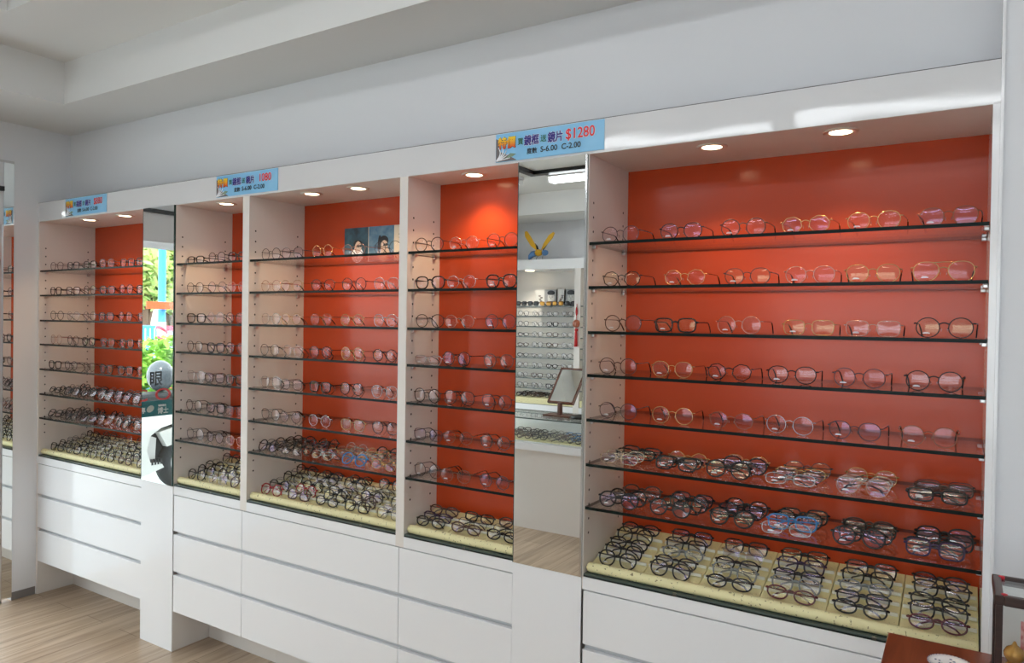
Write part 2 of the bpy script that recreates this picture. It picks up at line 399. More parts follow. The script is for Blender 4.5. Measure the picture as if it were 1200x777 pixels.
# ------------------------------------------------------------------ the cabinet wall
BLAB = {1: 'white display bay with orange back at far left, three drawers below', 2: 'narrow white display bay with orange back right of the slim mirror',
        3: 'wide white middle display bay with orange back and a poster on its top shelf', 4: 'shallow narrow white display bay with orange back left of the large mirror',
        5: 'widest white display bay with orange back, right of the large mirror'}
for k, (x0, x1, dep) in BAYS.items():
    xc = (x0+x1)/2
    t = thing('display_cabinet', BLAB[k], 'cabinet', (xc, 0, 0), 'built-in display bays')
    lt = {1: .016, 2: .014, 3: .0215, 4: .0195, 5: .0035}[k]; rt = {1: .014, 2: .0215, 3: .0195, 4: .014, 5: .0152}[k]
    B1('back_panel', (x0, dep-.001, ZB), (x1, dep+.012, ZT+.011), M['orange'], t)
    sp = MB().box((x0-lt, 0, 0 if k == 1 else .7575), (x0, dep+.012, ZT+.012), M['matte'])
    hb = 0.0
    for c in (.034, dep-.0425):
        for i in range(24):
            z = 1.9935 - i*.0462
            if z < .90: break
            cx, cy, r = x0+.0005, c, .0042
            vs = [(cx, cy+r*math.cos(2*PI*q/8), z+r*math.sin(2*PI*q/8)) for q in range(8)]
            sp.add(vs, [tuple(range(8))], M['hole'])
    sp.build('side_panel', t)
    B1('side_panel', (x1, 0, .7575), (x1+rt, dep+.012, ZT+.012), M['matte'] if k != 5 else M['gloss'], t)
    B1('top_panel', (x0, .0005, ZT), (x1, dep, ZT+.011), M['matte'], t)
    B1('base_panel', (x0-(lt if k == 1 else 0), -.0005 if k == 1 else 0, .7575), (x1, dep, ZB), M['gloss'], t)
    s0, s1 = SEAM[k]
    B1('carcass', (s0-.0009, .020, .196), (s1+.0009, dep, .7570), M['groove'], t)
    for (a, b) in DZ:
        d = B1('drawer', (s0, 0, a), (s1, .0195, b), M['gloss'], t, .0015)
    if k == 5: pass
    B1('plinth', (s0-.0009, KICK, 0), (s1+.0009, KICK+.016, .1955), M['matte'], t)
fb = B1('fascia_board', (XL+.001, 0, ZT+.0005), (1.0805, .0004, ZF), M['fascia'])
fb2 = MB().box((XL+.001, -.0006, ZT+.0125), (1.0805, .172, ZF), M['fascia']).box((XL+.001, -.0006, ZT), (1.0805, 0, ZT+.0125), M['fascia'])
bpy.data.objects.remove(fb); tag(fb2.build('fascia_board'), 'long glossy white fascia board running above all the display bays', 'fascia')

def column(x0, x1, label, name_mirror_label, side_trim):
    t = thing('mirror_column', label, 'column', ((x0+x1)/2, 0, 0))
    B1('column_body', (x0+.0145, .001, 0), (x1-.0145, DEP, ZT), M['matte'], t)
    B1('front_panel', (x0+.001, -.0035, 0), (x1-.001, .001, ZB-.001), M['gloss'], t)
    mi = B1('mirror', (x0+.003, -.0055, ZB-.001), (x1-.003, .001, ZT-.0005), M['mirror'], t)
    B1('edge_trim', (x1-.0075 if side_trim else x1-.008, -.0065, ZB-.001), (x1-.001, .0, ZT-.0005), M['chrome'] if side_trim else M['darkedge'], t)
    B1('edge_trim', (x0+.001, -.006, ZB-.001), (x0+.0035, .0, ZT-.0005), M['darkedge'], t)
    # toe side of the column, seen under the drawers
    B1('toe_side', (x0, 0, 0), (x1, KICK+.016, .1935), M['matte'], t)
    return t
column(-2.446, -2.181, 'white column with a slim mirror between the far left bay and narrow bay', '', False)
column(-.263, -.0035, 'white column with the large mirror beside the widest bay', '', True)
B1('front_filler', (1.0655, -.0006, 0), (1.0805, 0, ZT), M['gloss'])
struct(B1('trim_4', (XL+.001, .0, ZF), (1.0805, .171, ZF+.0022), M['strip_dark']))  # thin dark strip along the top edge of the fascia
o = bpy.data.objects['front_filler']; o.name = 'trim_3'; o['kind'] = 'structure'

# shelves
for k, (x0, x1, dep) in BAYS.items():
    for i, z in enumerate(SH):
        t = thing('glass_shelf', f'clear glass shelf, {ORD[i]} from the top, {BAYTXT[k]}', 'shelf', ((x0+x1)/2, .1, z-.0095), f'glass shelves of the {BAYTXT[k]}')
        mb = MB(); a = (x0+.0015, .004, z-.0095); b = (x1-.0015, dep-.004, z)
        vs = [(a[0],a[1],a[2]),(b[0],a[1],a[2]),(b[0],b[1],a[2]),(a[0],b[1],a[2]),(a[0],a[1],b[2]),(b[0],a[1],b[2]),(b[0],b[1],b[2]),(a[0],b[1],b[2])]
        mb.add(vs, [(0,3,2,1),(4,5,6,7)], M['shelf']); mb.add(vs, [(0,1,5,4),(1,2,6,5),(2,3,7,6),(3,0,4,7)], M['edge'])
        mb.build('glass_plate', t)
        xs = [x0+.0005] if k != 5 else [x0+.0005, x1-.0125]
        for xx in xs:
            for yy in (.028, dep-.050):
                c = MB().box((xx, yy, z-.0190), (xx+.012, yy+.016, z-.0098), M['steel'], .002)
                c.box((xx, yy+.003, z-.0095), (xx+.010, yy+.013, z+.003), M['steel']) if False else None
                c.build('shelf_clip', t)
    # base glass plate under the trays
    t = thing('base_glass', f'thick green-edged glass plate under the trays of the {BAYTXT[k]}', 'glass plate', ((x0+x1)/2, .1, ZB), 'glass plates under the trays')
    mb = MB(); mb.box((x0+.001, .002, ZB+.0005), (x1-.001, dep-.003, ZB+.010), M['edge2']); mb.box((x0+.001, .0016, ZB+.0003), (x1-.001, .0019, ZB+.005), M['edge'])
    mb.build('glass_plate', t)
    n = max(1, round((x1-x0)/.45))
    for q in range(n):
        xx = x0+(q+.5)*(x1-x0)/n+.03
        B1('clear_clip', (xx, -.001, ZB+.0005), (xx+.012, .004, ZB+.012), M['pad'], t, .001)

# trays and the cream roll in front of them
TR = {1: 6, 2: 3, 3: 5, 4: 3, 5: 6}
ROWS = {1: 6, 2: 5, 3: 6, 4: 3, 5: 5}
Y0 = .046
def tray_z(k, y):
    dep = BAYS[k][2]; u = (y-Y0)/(dep-.006-Y0)
    return .8225 + (.068 if k != 4 else .045)*max(-.2, min(1, u))
for k, (x0, x1, dep) in BAYS.items():
    r = thing('bolster_roll', f'cream speckled roll along the front of the trays, {BAYTXT[k]}', 'roll', ((x0+x1)/2, .025, ZB+.010), 'cream rolls in front of the trays')
    mb = MB(); zc, yc, rad = ZB+.0265, .026, .016
    path = [(x0+.004, yc, zc)] + [(x0+.010+(x1-x0-.020)*i/20, yc, zc) for i in range(21)] + [(x1-.004, yc, zc)]
    mb.tube(path, [rad*.6]+[rad]*21+[rad*.6], M['cream'], 14, up=(0, 0, 1)).build('roll_cover', r, True)
    n = TR[k]; wdt = (x1-x0-.004)/n
    for c in range(n):
        xa = x0+.002+c*wdt+.0012; xb = xa+wdt-.0024
        lab = f'cream tray with slotted rows, {ORD[c]} from left, {BAYTXT[k]}'
        t = thing('display_tray', lab, 'tray', ((xa+xb)/2, .15, ZB+.010), f'cream trays of the {BAYTXT[k]}')
        ya, yb = Y0-.002, dep-.006
        vs = [(xa,ya,ZB+.0105),(xb,ya,ZB+.0105),(xb,yb,ZB+.0105),(xa,yb,ZB+.0105),(xa,ya,tray_z(k,ya)),(xb,ya,tray_z(k,ya)),(xb,yb,tray_z(k,yb)),(xa,yb,tray_z(k,yb))]
        MB().add(vs, [(0,3,2,1),(4,5,6,7),(0,1,5,4),(1,2,6,5),(2,3,7,6),(3,0,4,7)], M['cream2']).build('tray_bed', t)
        for q in range(1, ROWS[k]):
            yy = Y0+.012+q*(dep-.075)/max(1, ROWS[k]-.0); zz = tray_z(k, yy)
            MB().box((xa+.003, yy-.010, zz-.001), (xb-.003, yy-.0050, zz+.0085), M['bar'], .001).build('divider', t)

# downlights
def downlight(x, y, k, n, warm=(1, .64, .34), power=11):
    t = thing('ceiling_light', f'small round warm downlight, {n} {BAYTXT[k]}', 'ceiling light', (x, y, ZT), 'downlights in the display bays')
    MB().lathe([(.030, 0), (.046, 0), (.046, -.002), (.040, -.005), (.030, -.003), (.030, 0)], (x, y, ZT), M['trimring'], 28, caps=False).build('trim_ring', t, True)
    MB().lathe([(.0005, -.0005), (.029, -.0005), (.0295, -.0022), (.0005, -.0022)], (x, y, ZT), M['lamp'], 24).build('lamp_lens', t)
    l = bpy.data.lights.new('downlight_beam', 'SPOT'); l.energy = power*.45; l.color = warm; l.spot_size = math.radians(118); l.spot_blend = .75; l.shadow_soft_size = .028
    lo = bpy.data.objects.new('downlight_beam', l); COL.objects.link(lo); lo.parent = t; lo.location = (0, 0, -.012)
for x, k, n in ((-3.1215, 1, 'left one in'), (-2.7696, 1, 'right one in'), (-1.9264, 2, 'only one in'), (-1.3545, 3, 'left one in'), (-1.0852, 3, 'right one in'), (-.5093, 4, 'only one in'), (.3631, 5, 'left one in'), (.719, 5, 'right one in')):
    downlight(x, .089, k, n)

# price signs on the fascia
def price_sign(x0, x1, price, label):
    z0, z1 = 2.1525, 2.2475
    t = thing('price_sign', label, 'sign', ((x0+x1)/2, -.002, z0), 'blue price signs on the fascia')
    W = x1-x0; F = W/.404
    B1('sign_board', (x0, -.0035, z0), (x1, -.0008, z1), M['signblue'], t)
    y = -.0040
    dec = MB()
    dec.prism([(x0+.001, z0+.001), (x0+.085*F, z0+.001), (x0+.05*F, z0+.020), (x0+.02*F, z0+.034), (x0+.012*F, z0+.075), (x0+.001, z0+.080)], -.0039, -.0035, M['signgrey'])
    for q in range(5):
        a0 = .15+q*.33
        dec.tube([(x0+.004+s_*.055*F*math.cos(a0)+.012*math.sin(s_*3)*math.sin(a0), -.0041, z0+.004+s_*.045*math.sin(a0)) for s_ in [j/8 for j in range(9)]], [.003-.0002*j for j in range(9)], M['signwhite'], 5)
    dec.build('flower_print', t)
    MB().prism([(x0+.040*F, z0+.010), (x0+.060*F, z0+.026), (x0+.082*F, z0+.022), (x0+.068*F, z0+.014)], -.0041, -.0036, M['signleaf']).build('leaf_print', t)
    def put(s, size, px, pz, mat, nm, bold=.0012, sx=1.0, outline=None, dy=0.0):
        if outline is not None:
            wall_text(text_mb(s, size, outline, 0, bold+.0010, sx*F), x0+px*F, y-.0001-dy, z0+pz).build(nm+'_outline', t)
        m = text_mb(s, size, mat, 0, bold, sx*F)
        if mat is M['signyellow']:
            m.xform(Matrix.Rotation(PI/2, 4, 'X')); o = bpy.data.objects.new(nm, m.mesh(nm)); COL.objects.link(o); o.parent = t
            o.location = (x0+px*F-t.location.x, y-.0009-dy-t.location.y, z0+pz-t.location.z)
        else: wall_text(m, x0+px*F, y-.0009-dy, z0+pz).build(nm, t)
    put('特價', .041, .010, .0475, M['signyellow'], 'headline', .0013, .86, M['signblack'], .0004)
    put('買', .024, .088, .052, M['signgreen'], 'small_character', .0005, .92)
    put('鏡框', .036, .113, .0475, M['navy'], 'lettering', .0010, .80, M['signwhite'])
    put('送', .024, .176, .052, M['signgreen'], 'small_character', .0005, .92)
    put('鏡片', .036, .203, .0475, M['navy'], 'lettering', .0010, .80, M['signwhite'])
    put(price, .047, .268 if len(price) > 4 else .285, .0475, M['signred'], 'price', .0006, .88 if len(price) > 4 else .86, M['signwhite'])
    put('度數', .021, .124, .017, M['signblack'], 'small_print', .0004, .95)
    put('S-6.00  C-2.00', .0255, .176, .017, M['signblack'], 'small_print', .0005, 1.0)
price_sign(-.3550, .0505, '$1280', 'light blue price sign reading $1280 above the large mirror')
price_sign(-1.8735, -1.4620, '1080', 'light blue price sign reading 1080 above the narrow bay')
price_sign(-3.1930, -2.7825, '$880', 'light blue price sign with red figures at far left, above the far left bay')

# poster standing on the middle bay's top shelf
t = thing('poster', 'poster of two people in dark glasses standing on the top shelf, wide middle bay', 'poster', (-1.1, .300, SH[0]))
px0, pz0, pz1 = -1.372, SH[0]+.0005, 2.020
B1('poster_sheet', (px0, .3025, pz0), (-.80, .3065, pz1), M['postercream'], t)
for q, (xa, xb, mt) in enumerate(((px0, -1.228, M['posterdark']), (-1.224, -1.078, M['posterblue']))):
    B1('photo_panel', (xa, .3015, pz0), (xb, .3025, pz1), mt, t)
    cx = (xa+xb)/2+(.012 if q == 0 else .018)
    f = MB()
    f.ball((cx, .3010, pz0+.066), (.021, .0012, .029), M['skin'], 16, 8)
    f.ball((cx-.004, .3012, pz0+.032), (.036, .0008, .034), M['signwhite' if q == 0 else 'skin'], 16, 8)
    f.build('figure', t, True)
    h = MB().ball((cx-.003, .3014, pz0+.083 if q == 0 else pz0+.088), (.027, .0010, .017 if q == 0 else .024), M['signblack'], 16, 8)
    if q == 1: h.ball((cx-.026, .3012, pz0+.070), (.012, .0009, .045), M['signblack'], 12, 8)
    h.build('hair', t, True)
    MB().box((cx-.004, .2992, pz0+.066), (cx+.008, .3, pz0+.076), M['black']).box((cx+.010, .2992, pz0+.067), (cx+.021, .3, pz0+.077), M['black']).build('dark_glasses', t)
wall_text(text_mb('全視線', .030, M['signblack'], .0003, 0, .9), -1.052, .3018, pz0+.100).build('lettering', t)
wall_text(text_mb('Transitions', .017, M['signgrey'], .0003, 0, .9), -1.045, .3018, pz0+.077).build('lettering', t)

# ------------------------------------------------------------------ eyeglasses
SHAPES = {                        # half width, half height, exponent, bottom narrowing, outline corners
 'round': (.0262, .0250, 2.05, .00), 'panto': (.0268, .0236, 2.35, .13), 'square': (.0275, .0205, 3.6, .10),
 'rectangular': (.0275, .0160, 3.4, .06), 'oval': (.0272, .0172, 2.25, .04), 'aviator': (.0285, .0250, 2.5, .16),
 'polygonal': (.0265, .0235, 2.2, .04), 'browline': (.0275, .0225, 2.7, .14),
}
METALS = {'gold', 'rose gold', 'gunmetal', 'silver', 'copper', 'champagne'}
def outline(shape, side, n=34):
    a, b, e, nr = SHAPES[shape]; pts = []
    for i in range(n):
        th = 2*PI*i/n
        if shape == 'polygonal':
            m_ = 8; step = 2*PI/m_; q = th/step; k = math.floor(q); f = q-k
            p0 = Vector((math.cos(k*step+.2), math.sin(k*step+.2))); p1 = Vector((math.cos((k+1)*step+.2), math.sin((k+1)*step+.2)))
            p = p0.lerp(p1, f)*1.035; x, z = p.x*a, p.y*b
        else:
            c, s = math.cos(th), math.sin(th)
            x = a*math.copysign(abs(c)**(2/e), c); z = b*math.copysign(abs(s)**(2/e), s)
        x *= 1 - nr*max(0, -z/b)
        if shape == 'aviator': x += .006*(z/b)*-1*0 + .003*max(0, -z/b)
        pts.append((x*side, z))
    return pts
def front_y(x): return .45*x*x
PROTO = {}
def glasses_parts(shape, colour, pose, lens, pads, lod=0):
    key = (shape, colour, pose, lens, pads, lod)
    if key in PROTO: return PROTO[key]
    a, b, e, nr = SHAPES[shape]
    metal = colour in METALS
    thick = not metal
    thin = shape in ('round', 'panto', 'polygonal', 'aviator') and colour in ('black', 'brown') and pose == 'open'
    if thin: thick = False
    rr = .0025 if thick else (.00145 if thin else .00105)
    if lod: rr *= 1.5
    fm = GC[colour]; gap = .0092 if thick else .0098
    cx = a + gap; zc = b + rr
    n = 34 if not lod else 14; tn = 6 if not lod else 4
    fr = MB()
    for sd in (-1, 1):
        o = outline(shape, sd, n)
        fr.tube([(sd*cx+x, front_y(sd*cx+x), zc+z) for x, z in o], rr, fm, tn, closed=True, up=(0, 1, 0))
        if shape == 'browline':
            top = [(sd*cx+x, front_y(sd*cx+x)-.0005, zc+z) for x, z in sorted(o) if z > b*.30]
            fr.tube(top, .0026, fm, tn, up=(0, 1, 0))
        hx = sd*(cx+a-.0005); ex = sd*(cx+a+.0052)
        zh = zc + b*.42
        fr.tube([(hx, front_y(hx), zh), ((hx+ex)/2, front_y(hx)+.0005, zh+.0008), (ex, front_y(ex)+.0035, zh)], [rr*1.3, rr*1.4, rr*1.3], fm, tn)
    bz = zc + b*(.36 if shape != 'aviator' else .28)
    xi = gap + a*.10
    fr.tube([(-xi, front_y(xi), bz-.001), (-gap*.45, -.0018, bz+.0028), (0, -.0022, bz+.0036), (gap*.45, -.0018, bz+.0028), (xi, front_y(xi), bz-.001)], rr*(1.25 if thick else 1.1), fm, tn)
    if shape == 'aviator':
        fr.tube([(-xi-a*.3, front_y(xi), zc+b*.93), (0, -.0018, zc+b*.96), (xi+a*.3, front_y(xi), zc+b*.93)], rr*1.1, fm, tn)
    if not thick and not lod:
        for sd in (-1, 1):
            fr.tube([(sd*gap*1.15, front_y(gap)+.0005, zc+b*.02), (sd*gap*.85, .005, zc-.001), (sd*gap*.72, .0065, zc-b*.18)], .0005, fm, 4)
    parts = [('front_frame', fr.mesh('front_frame', True), None, None)]
    for sd in (-1, 1):
        o = outline(shape, sd, n if not lod else 14); nn = len(o)
        lm = MB(); vs = []; rings = (1.0, .66, .33)
        for face in (0, 1):
            for rg in rings:
                for x, z in o:
                    X = sd*cx+x*rg; vs.append((X, front_y(X) - .0021*(1-rg*rg) - .0004 + (.0011 if face else 0), zc+z*rg))
            vs.append((sd*cx, front_y(cx)-.0025+(.0011 if face else 0), zc))
        fs = []; st = nn*3+1
        for face in (0, 1):
            o0 = face*st
            for q in range(2):
                for i in range(nn):
                    j = (i+1) % nn; fs.append((o0+q*nn+i, o0+q*nn+j, o0+(q+1)*nn+j, o0+(q+1)*nn+i))
            for i in range(nn): fs.append((o0+2*nn+i, o0+2*nn+(i+1) % nn, o0+3*nn))
        lm.add(vs, fs, LENS[lens] if not isinstance(lens, tuple) else LENS[lens[0]])
        parts.append(('lens', lm.mesh('lens', True), None, None))
        if pads and sd == -1:
            st_ = MB(); x0 = -cx-.011; z0 = zc-b*.62
            for (xx, ww, zz, hh) in ((x0, .016, z0, .0020), (x0+.002, .011, z0+.0028, .0011)):
                st_.box((xx, front_y(cx)-.0040, zz), (xx+ww, front_y(cx)-.0034, zz+hh), M['sticker'])
            parts.append(('lens_sticker', st_.mesh('lens_sticker'), 'lens', None))
    hx = cx+a+.0050; zh = zc+b*.42; yh = front_y(hx)+.0035
    tr = .0017 if thick else .0013
    for sd in (-1, 1):
        tm = MB()
        if pose == 'open':
            p = [(sd*hx, yh, zh), (sd*(hx+.001), yh+.045, zh+.0005), (sd*hx, yh+.088, zh), (sd*(hx-.001), yh+.100, zh-.003), (sd*(hx-.003), yh+.118, zh*.55), (sd*(hx-.005), yh+.132, .0022)]
        else:
            yo = yh+.0035 if sd > 0 else yh+.0085
            ln = min(.108, 2*hx*.86)
            p = [(sd*hx, yh, zh), (sd*(hx-.0015), yo, zh), (sd*(hx-.05), yo+.001, zh-.001), (sd*(hx-ln+.02), yo+.001, zh-.004), (sd*(hx-ln), yo+.0015, zh-.012), (sd*(hx-ln-.012), yo+.002, max(.004, zh-.026))]
        rad = [tr, tr, tr, tr*1.3, tr*1.6, tr*1.5] if not thick else [.0016]*3+[.0018, .0019, .0017]
        if lod: rad = [q*1.4 for q in rad]
        if thick: tm.tube(p, [q*1.25 for q in rad], fm, 6 if not lod else 4, up=None, flat=.75)
        else:
            tm.tube(p[:4], rad[:4], fm, tn); tm.tube(p[3:], rad[3:], GC['black'] if colour != 'clear' else fm, tn)
        parts.append(('temple', tm.mesh('temple', True), None, None))
    if pads and not thick:
        for sd in (-1, 1):
            pm = MB().ball((sd*gap*.70, .0062, zc-b*.22), (.0014, .0022, .0052), M['pad'], 8, 6)
            parts.append(('nose_pad', pm.mesh('nose_pad', True), None, None))
    PROTO[key] = parts
    return parts

def rest(parts, mtx, surf):
    """height that lets the turned glasses rest on surf(y)"""
    best = -1e9
    for nm, me, pa, _ in parts:
        for v in me.vertices:
            p = mtx @ v.co; best = max(best, surf(p.y) - p.z)
    return best

COUNT = 0
def place(shape, colour, pose, x, y, surf, label, group, lens='white', pads=False, yaw=0., tilt=0., roll=0., sc=1.0):
    global COUNT; COUNT += 1
    parts = glasses_parts(shape, colour, pose, lens, pads)
    rot = Matrix.Rotation(yaw, 4, 'Z') @ Matrix.Rotation(-tilt, 4, 'X') @ Matrix.Rotation(roll, 4, 'Y') @ Matrix.Scale(sc, 4)
    z = rest(parts, Matrix.Translation((x, y, 0)) @ rot, surf) + .0002
    root = thing('eyeglasses', label, 'eyeglasses', (x, y, z), group)
    root.rotation_euler = rot.to_euler(); root.scale = (sc, sc, sc)
    lensobj = None
    for nm, me, pa, _ in parts:
        o = bpy.data.objects.new(nm, me); COL.objects.link(o)
        if pa == 'lens': o.parent = lensobj
        else:
            o.parent = root
            if nm == 'lens': lensobj = o
    return root

def flat_surf(z): return lambda y: z
BK, GD, RG, GM, SV, BR, CP = 'black', 'gold', 'rose gold', 'gunmetal', 'silver', 'brown', 'copper'
WORDS = {'panto': 'rounded', 'browline': 'half-rim'}
def word(colour, shape):
    return f'{colour} {WORDS.get(shape, shape)}'
def row(k, i, xs, specs, y=.055, lenses=('white', 'pink'), pads=False, yaws=None, depth_ok=True):
    for j, (x, (colour, shape)) in enumerate(zip(xs, specs)):
        ln = lenses[(i*3+j*2+(j//2)) % len(lenses)]
        lab = f'{word(colour, shape)} glasses, {ORD[j]} from left, {ORD[i]} shelf from top, {BAYTXT[k]}'
        yaw = random.uniform(-.07, .07) if yaws is None else yaws[j]
        place(shape, colour, 'open', x, y+random.uniform(-.006, .008), flat_surf(SH[i]), lab, f'glasses on the {ORD[i]} shelf of the {BAYTXT[k]}', ln, pads, yaw)

# widest bay: five shelves of standing pairs
R5 = [([.085, .284, .468, .638, .808, .978], [(GM, 'round'), (BK, 'panto'), (BR, 'round'), (GD, 'polygonal'), (GD, 'panto'), (CP, 'panto')]),
      ([.088, .297, .480, .652, .809, .970], [(BK, 'polygonal'), (GD, 'polygonal'), (GM, 'panto'), (RG, 'panto'), (GD, 'panto'), (GD, 'aviator')]),
      ([.099, .268, .460, .651, .812, .974], [(BR, 'round'), (BK, 'square'), (RG, 'round'), (GD, 'square'), (RG, 'square'), (BK, 'round')]),
      ([.082, .261, .436, .609, .781, .954], [(BR, 'round'), (GD, 'panto'), (BK, 'polygonal'), (BK, 'panto'), (GM, 'round'), (BK, 'round')]),
      ([.086, .267, .442, .606, .772, .945], [(GM, 'round'), (GD, 'round'), (CP, 'polygonal'), (SV, 'round'), (GM, 'panto'), (CP, 'round')])]
for i, (xs, sp) in enumerate(R5): row(5, i, xs, sp, .058, ('pink', 'white', 'violet', 'amber', 'pink'), True)
# bay left of the large mirror: seven shelves of three
R4 = [([-.693, -.518, -.352], [(BK, 'round'), (RG, 'polygonal'), (BR, 'round')]), ([-.680, -.528, -.356], [(BK, 'browline'), (SV, 'polygonal'), (BK, 'browline')]),
      ([-.683, -.530, -.357], [(BK, 'panto'), (RG, 'polygonal'), (BR, 'round')]), ([-.683, -.540, -.364], [(SV, 'rectangular'), (BK, 'round'), (BR, 'panto')]),
      ([-.683, -.533, -.366], [(BK, 'round'), (BK, 'aviator'), (GM, 'panto')]), ([-.683, -.536, -.369], [(GM, 'square'), (CP, 'polygonal'), (BR, 'polygonal')]),
      ([-.683, -.537, -.369], [(GM, 'round'), (CP, 'panto'), (BR, 'polygonal')])]
for i, (xs, sp) in enumerate(R4):
    xs = [max(-.746+.072, xs[0]), xs[1], min(xs[2], -.263-.072)]
    row(4, i, xs, sp, .040, ('white', 'pink', 'white', 'violet'), True)
# middle bay: six shelves of five
C3 = [-1.572, -1.432, -1.252, -1.075, -.897]
R3 = [[(GM, 'round'), (GM, 'panto'), (GD, 'round'), (RG, 'polygonal'), (GM, 'round')], [(RG, 'round'), (GD, 'panto'), (BK, 'panto'), (BK, 'round'), (SV, 'panto')],
      [(SV, 'panto'), (GD, 'panto'), (CP, 'panto'), (GD, 'polygonal'), (SV, 'panto')], [(GM, 'panto'), (SV, 'panto'), (BK, 'panto'), (GD, 'round'), (BK, 'polygonal')],
      [(SV, 'panto'), (GM, 'square'), (BK, 'square'), (BK, 'panto'), (SV, 'panto')], [(GM, 'panto'), (GM, 'polygonal'), (SV, 'polygonal'), (GD, 'square'), (BK, 'panto')]]
for i, sp in enumerate(R3): row(3, i, C3, sp, .055, ('white', 'white', 'pink'), False)
# narrow bay: seven shelves of three
R2 = [[(BK, 'rectangular'), (BK, 'panto'), (BK, 'square')], [(BK, 'panto'), (GM, 'round'), (RG, 'panto')], [(BK, 'square'), (SV, 'round'), (BK, 'panto')], [(BK, 'panto'), (BK, 'square'), (BR, 'panto')],
      [(SV, 'panto'), (BR, 'square'), (BK, 'square')], [(BK, 'round'), (BK, 'square'), (GM, 'square')], [(GM, 'round'), (BK, 'panto'), (RG, 'square')]]
for i, sp in enumerate(R2): row(2, i, [-2.107, -1.955, -1.805], sp, .055, ('white', 'white', 'pink'), False)
# far left bay: five shelves of six
C1 = [-3.405, -3.235, -3.060, -2.880, -2.700, -2.530]
R1 = [[(BR, 'panto'), (BK, 'square'), (BK, 'square'), (BR, 'panto'), (BK, 'square'), (BK, 'square')], [(BK, 'square'), (BR, 'square'), (BK, 'panto'), (BK, 'square'), (BK, 'panto'), (BK, 'square')],
      [(BK, 'round'), (SV, 'panto'), (GM, 'panto'), (BK, 'square'), (BK, 'panto'), (BR, 'square')], [(RG, 'round'), (BK, 'panto'), (BK, 'square'), (BR, 'square'), (BK, 'square'), (BK, 'panto')],
      [(BK, 'square'), (BK, 'panto'), (BR, 'panto'), (BK, 'square'), (BK, 'square'), (GM, 'panto')]]
for i, sp in enumerate(R1): row(1, i, C1, sp, .055, ('white', 'pink', 'white'), False)

def pile(k, i, col, x, specs, ystart=.035, dy=.048, sway=.008):
    """folded pairs lying behind one another on a shelf, front to back"""
    x0, x1, _ = BAYS[k]
    for j, (colour, shape) in enumerate(specs):
        lab = f'{word(colour, shape)} folded glasses, {ORD[j]} from front, {ORD[col]} pile, {ORD[i]} shelf from top, {BAYTXT[k]}'
        xx = max(x0+.082, min(x1-.082, x+random.uniform(-1, 1)*sway + (j-1.5)*.006))
        place(shape, colour, 'folded', xx, ystart+j*dy+random.uniform(-.003, .003), flat_surf(SH[i]), lab, f'folded glasses on the {ORD[i]} shelf of the {BAYTXT[k]}',
              ('violet', 'white', 'amber', 'white')[(j+col) % 4], k == 5 and j < 2, random.uniform(-.10, .10), math.radians(random.uniform(16, 32)), random.uniform(-.03, .03))
X5 = [.105, .285, .455, .622, .797, .972]
P6 = [[('champagne', 'rectangular'), ('champagne', 'oval'), (BK, 'rectangular'), (BK, 'rectangular')], [(BK, 'square'), (BK, 'rectangular'), (GD, 'polygonal')],
      [(BK, 'round'), (GM, 'panto'), (BK, 'panto'), (GD, 'panto')], [(SV, 'rectangular'), (GM, 'oval'), (GD, 'rectangular'), (GM, 'panto')],
      [(RG, 'panto'), (SV, 'rectangular'), (SV, 'oval'), (GD, 'panto')], [(BK, 'rectangular'), (GM, 'rectangular'), (BR, 'rectangular'), (GM, 'rectangular')]]
P7 = [[(BK, 'panto'), (BK, 'panto'), (GM, 'rectangular'), (BR, 'panto')], [(BK, 'panto'), (BK, 'square'), (BK, 'round'), (BK, 'square')], [(BK, 'panto'), (BK, 'oval'), (BK, 'square'), (BK, 'panto')],
      [(SV, 'rectangular'), ('blue', 'square'), (BK, 'panto'), (BK, 'square')], [(BK, 'panto'), (BK, 'square'), (BK, 'square'), (BR, 'oval')], [('purple', 'square'), (BK, 'rectangular'), (BK, 'square'), (BK, 'browline')]]
for c in range(6): pile(5, 5, c, X5[c], P6[c]); pile(5, 6, c, X5[c], P7[c])
P3 = [[(BK, 'round'), (GM, 'panto'), (BK, 'panto'), (BK, 'round'), (BK, 'panto')], [(GM, 'oval'), (BK, 'panto'), (CP, 'oval'), (BK, 'panto'), (BK, 'round')], [(SV, 'oval'), (GM, 'rectangular'), (GD, 'oval'), (CP, 'oval'), (SV, 'panto')],
      [('blue', 'panto'), (GD, 'oval'), (SV, 'oval'), (GD, 'panto'), (BK, 'panto')], [(GD, 'oval'), (GM, 'oval'), (CP, 'oval'), (BK, 'panto')]]
for c in range(5): pile(3, 6, c, [-1.560, -1.400, -1.225, -1.050, -.875][c], P3[c], dy=.046)

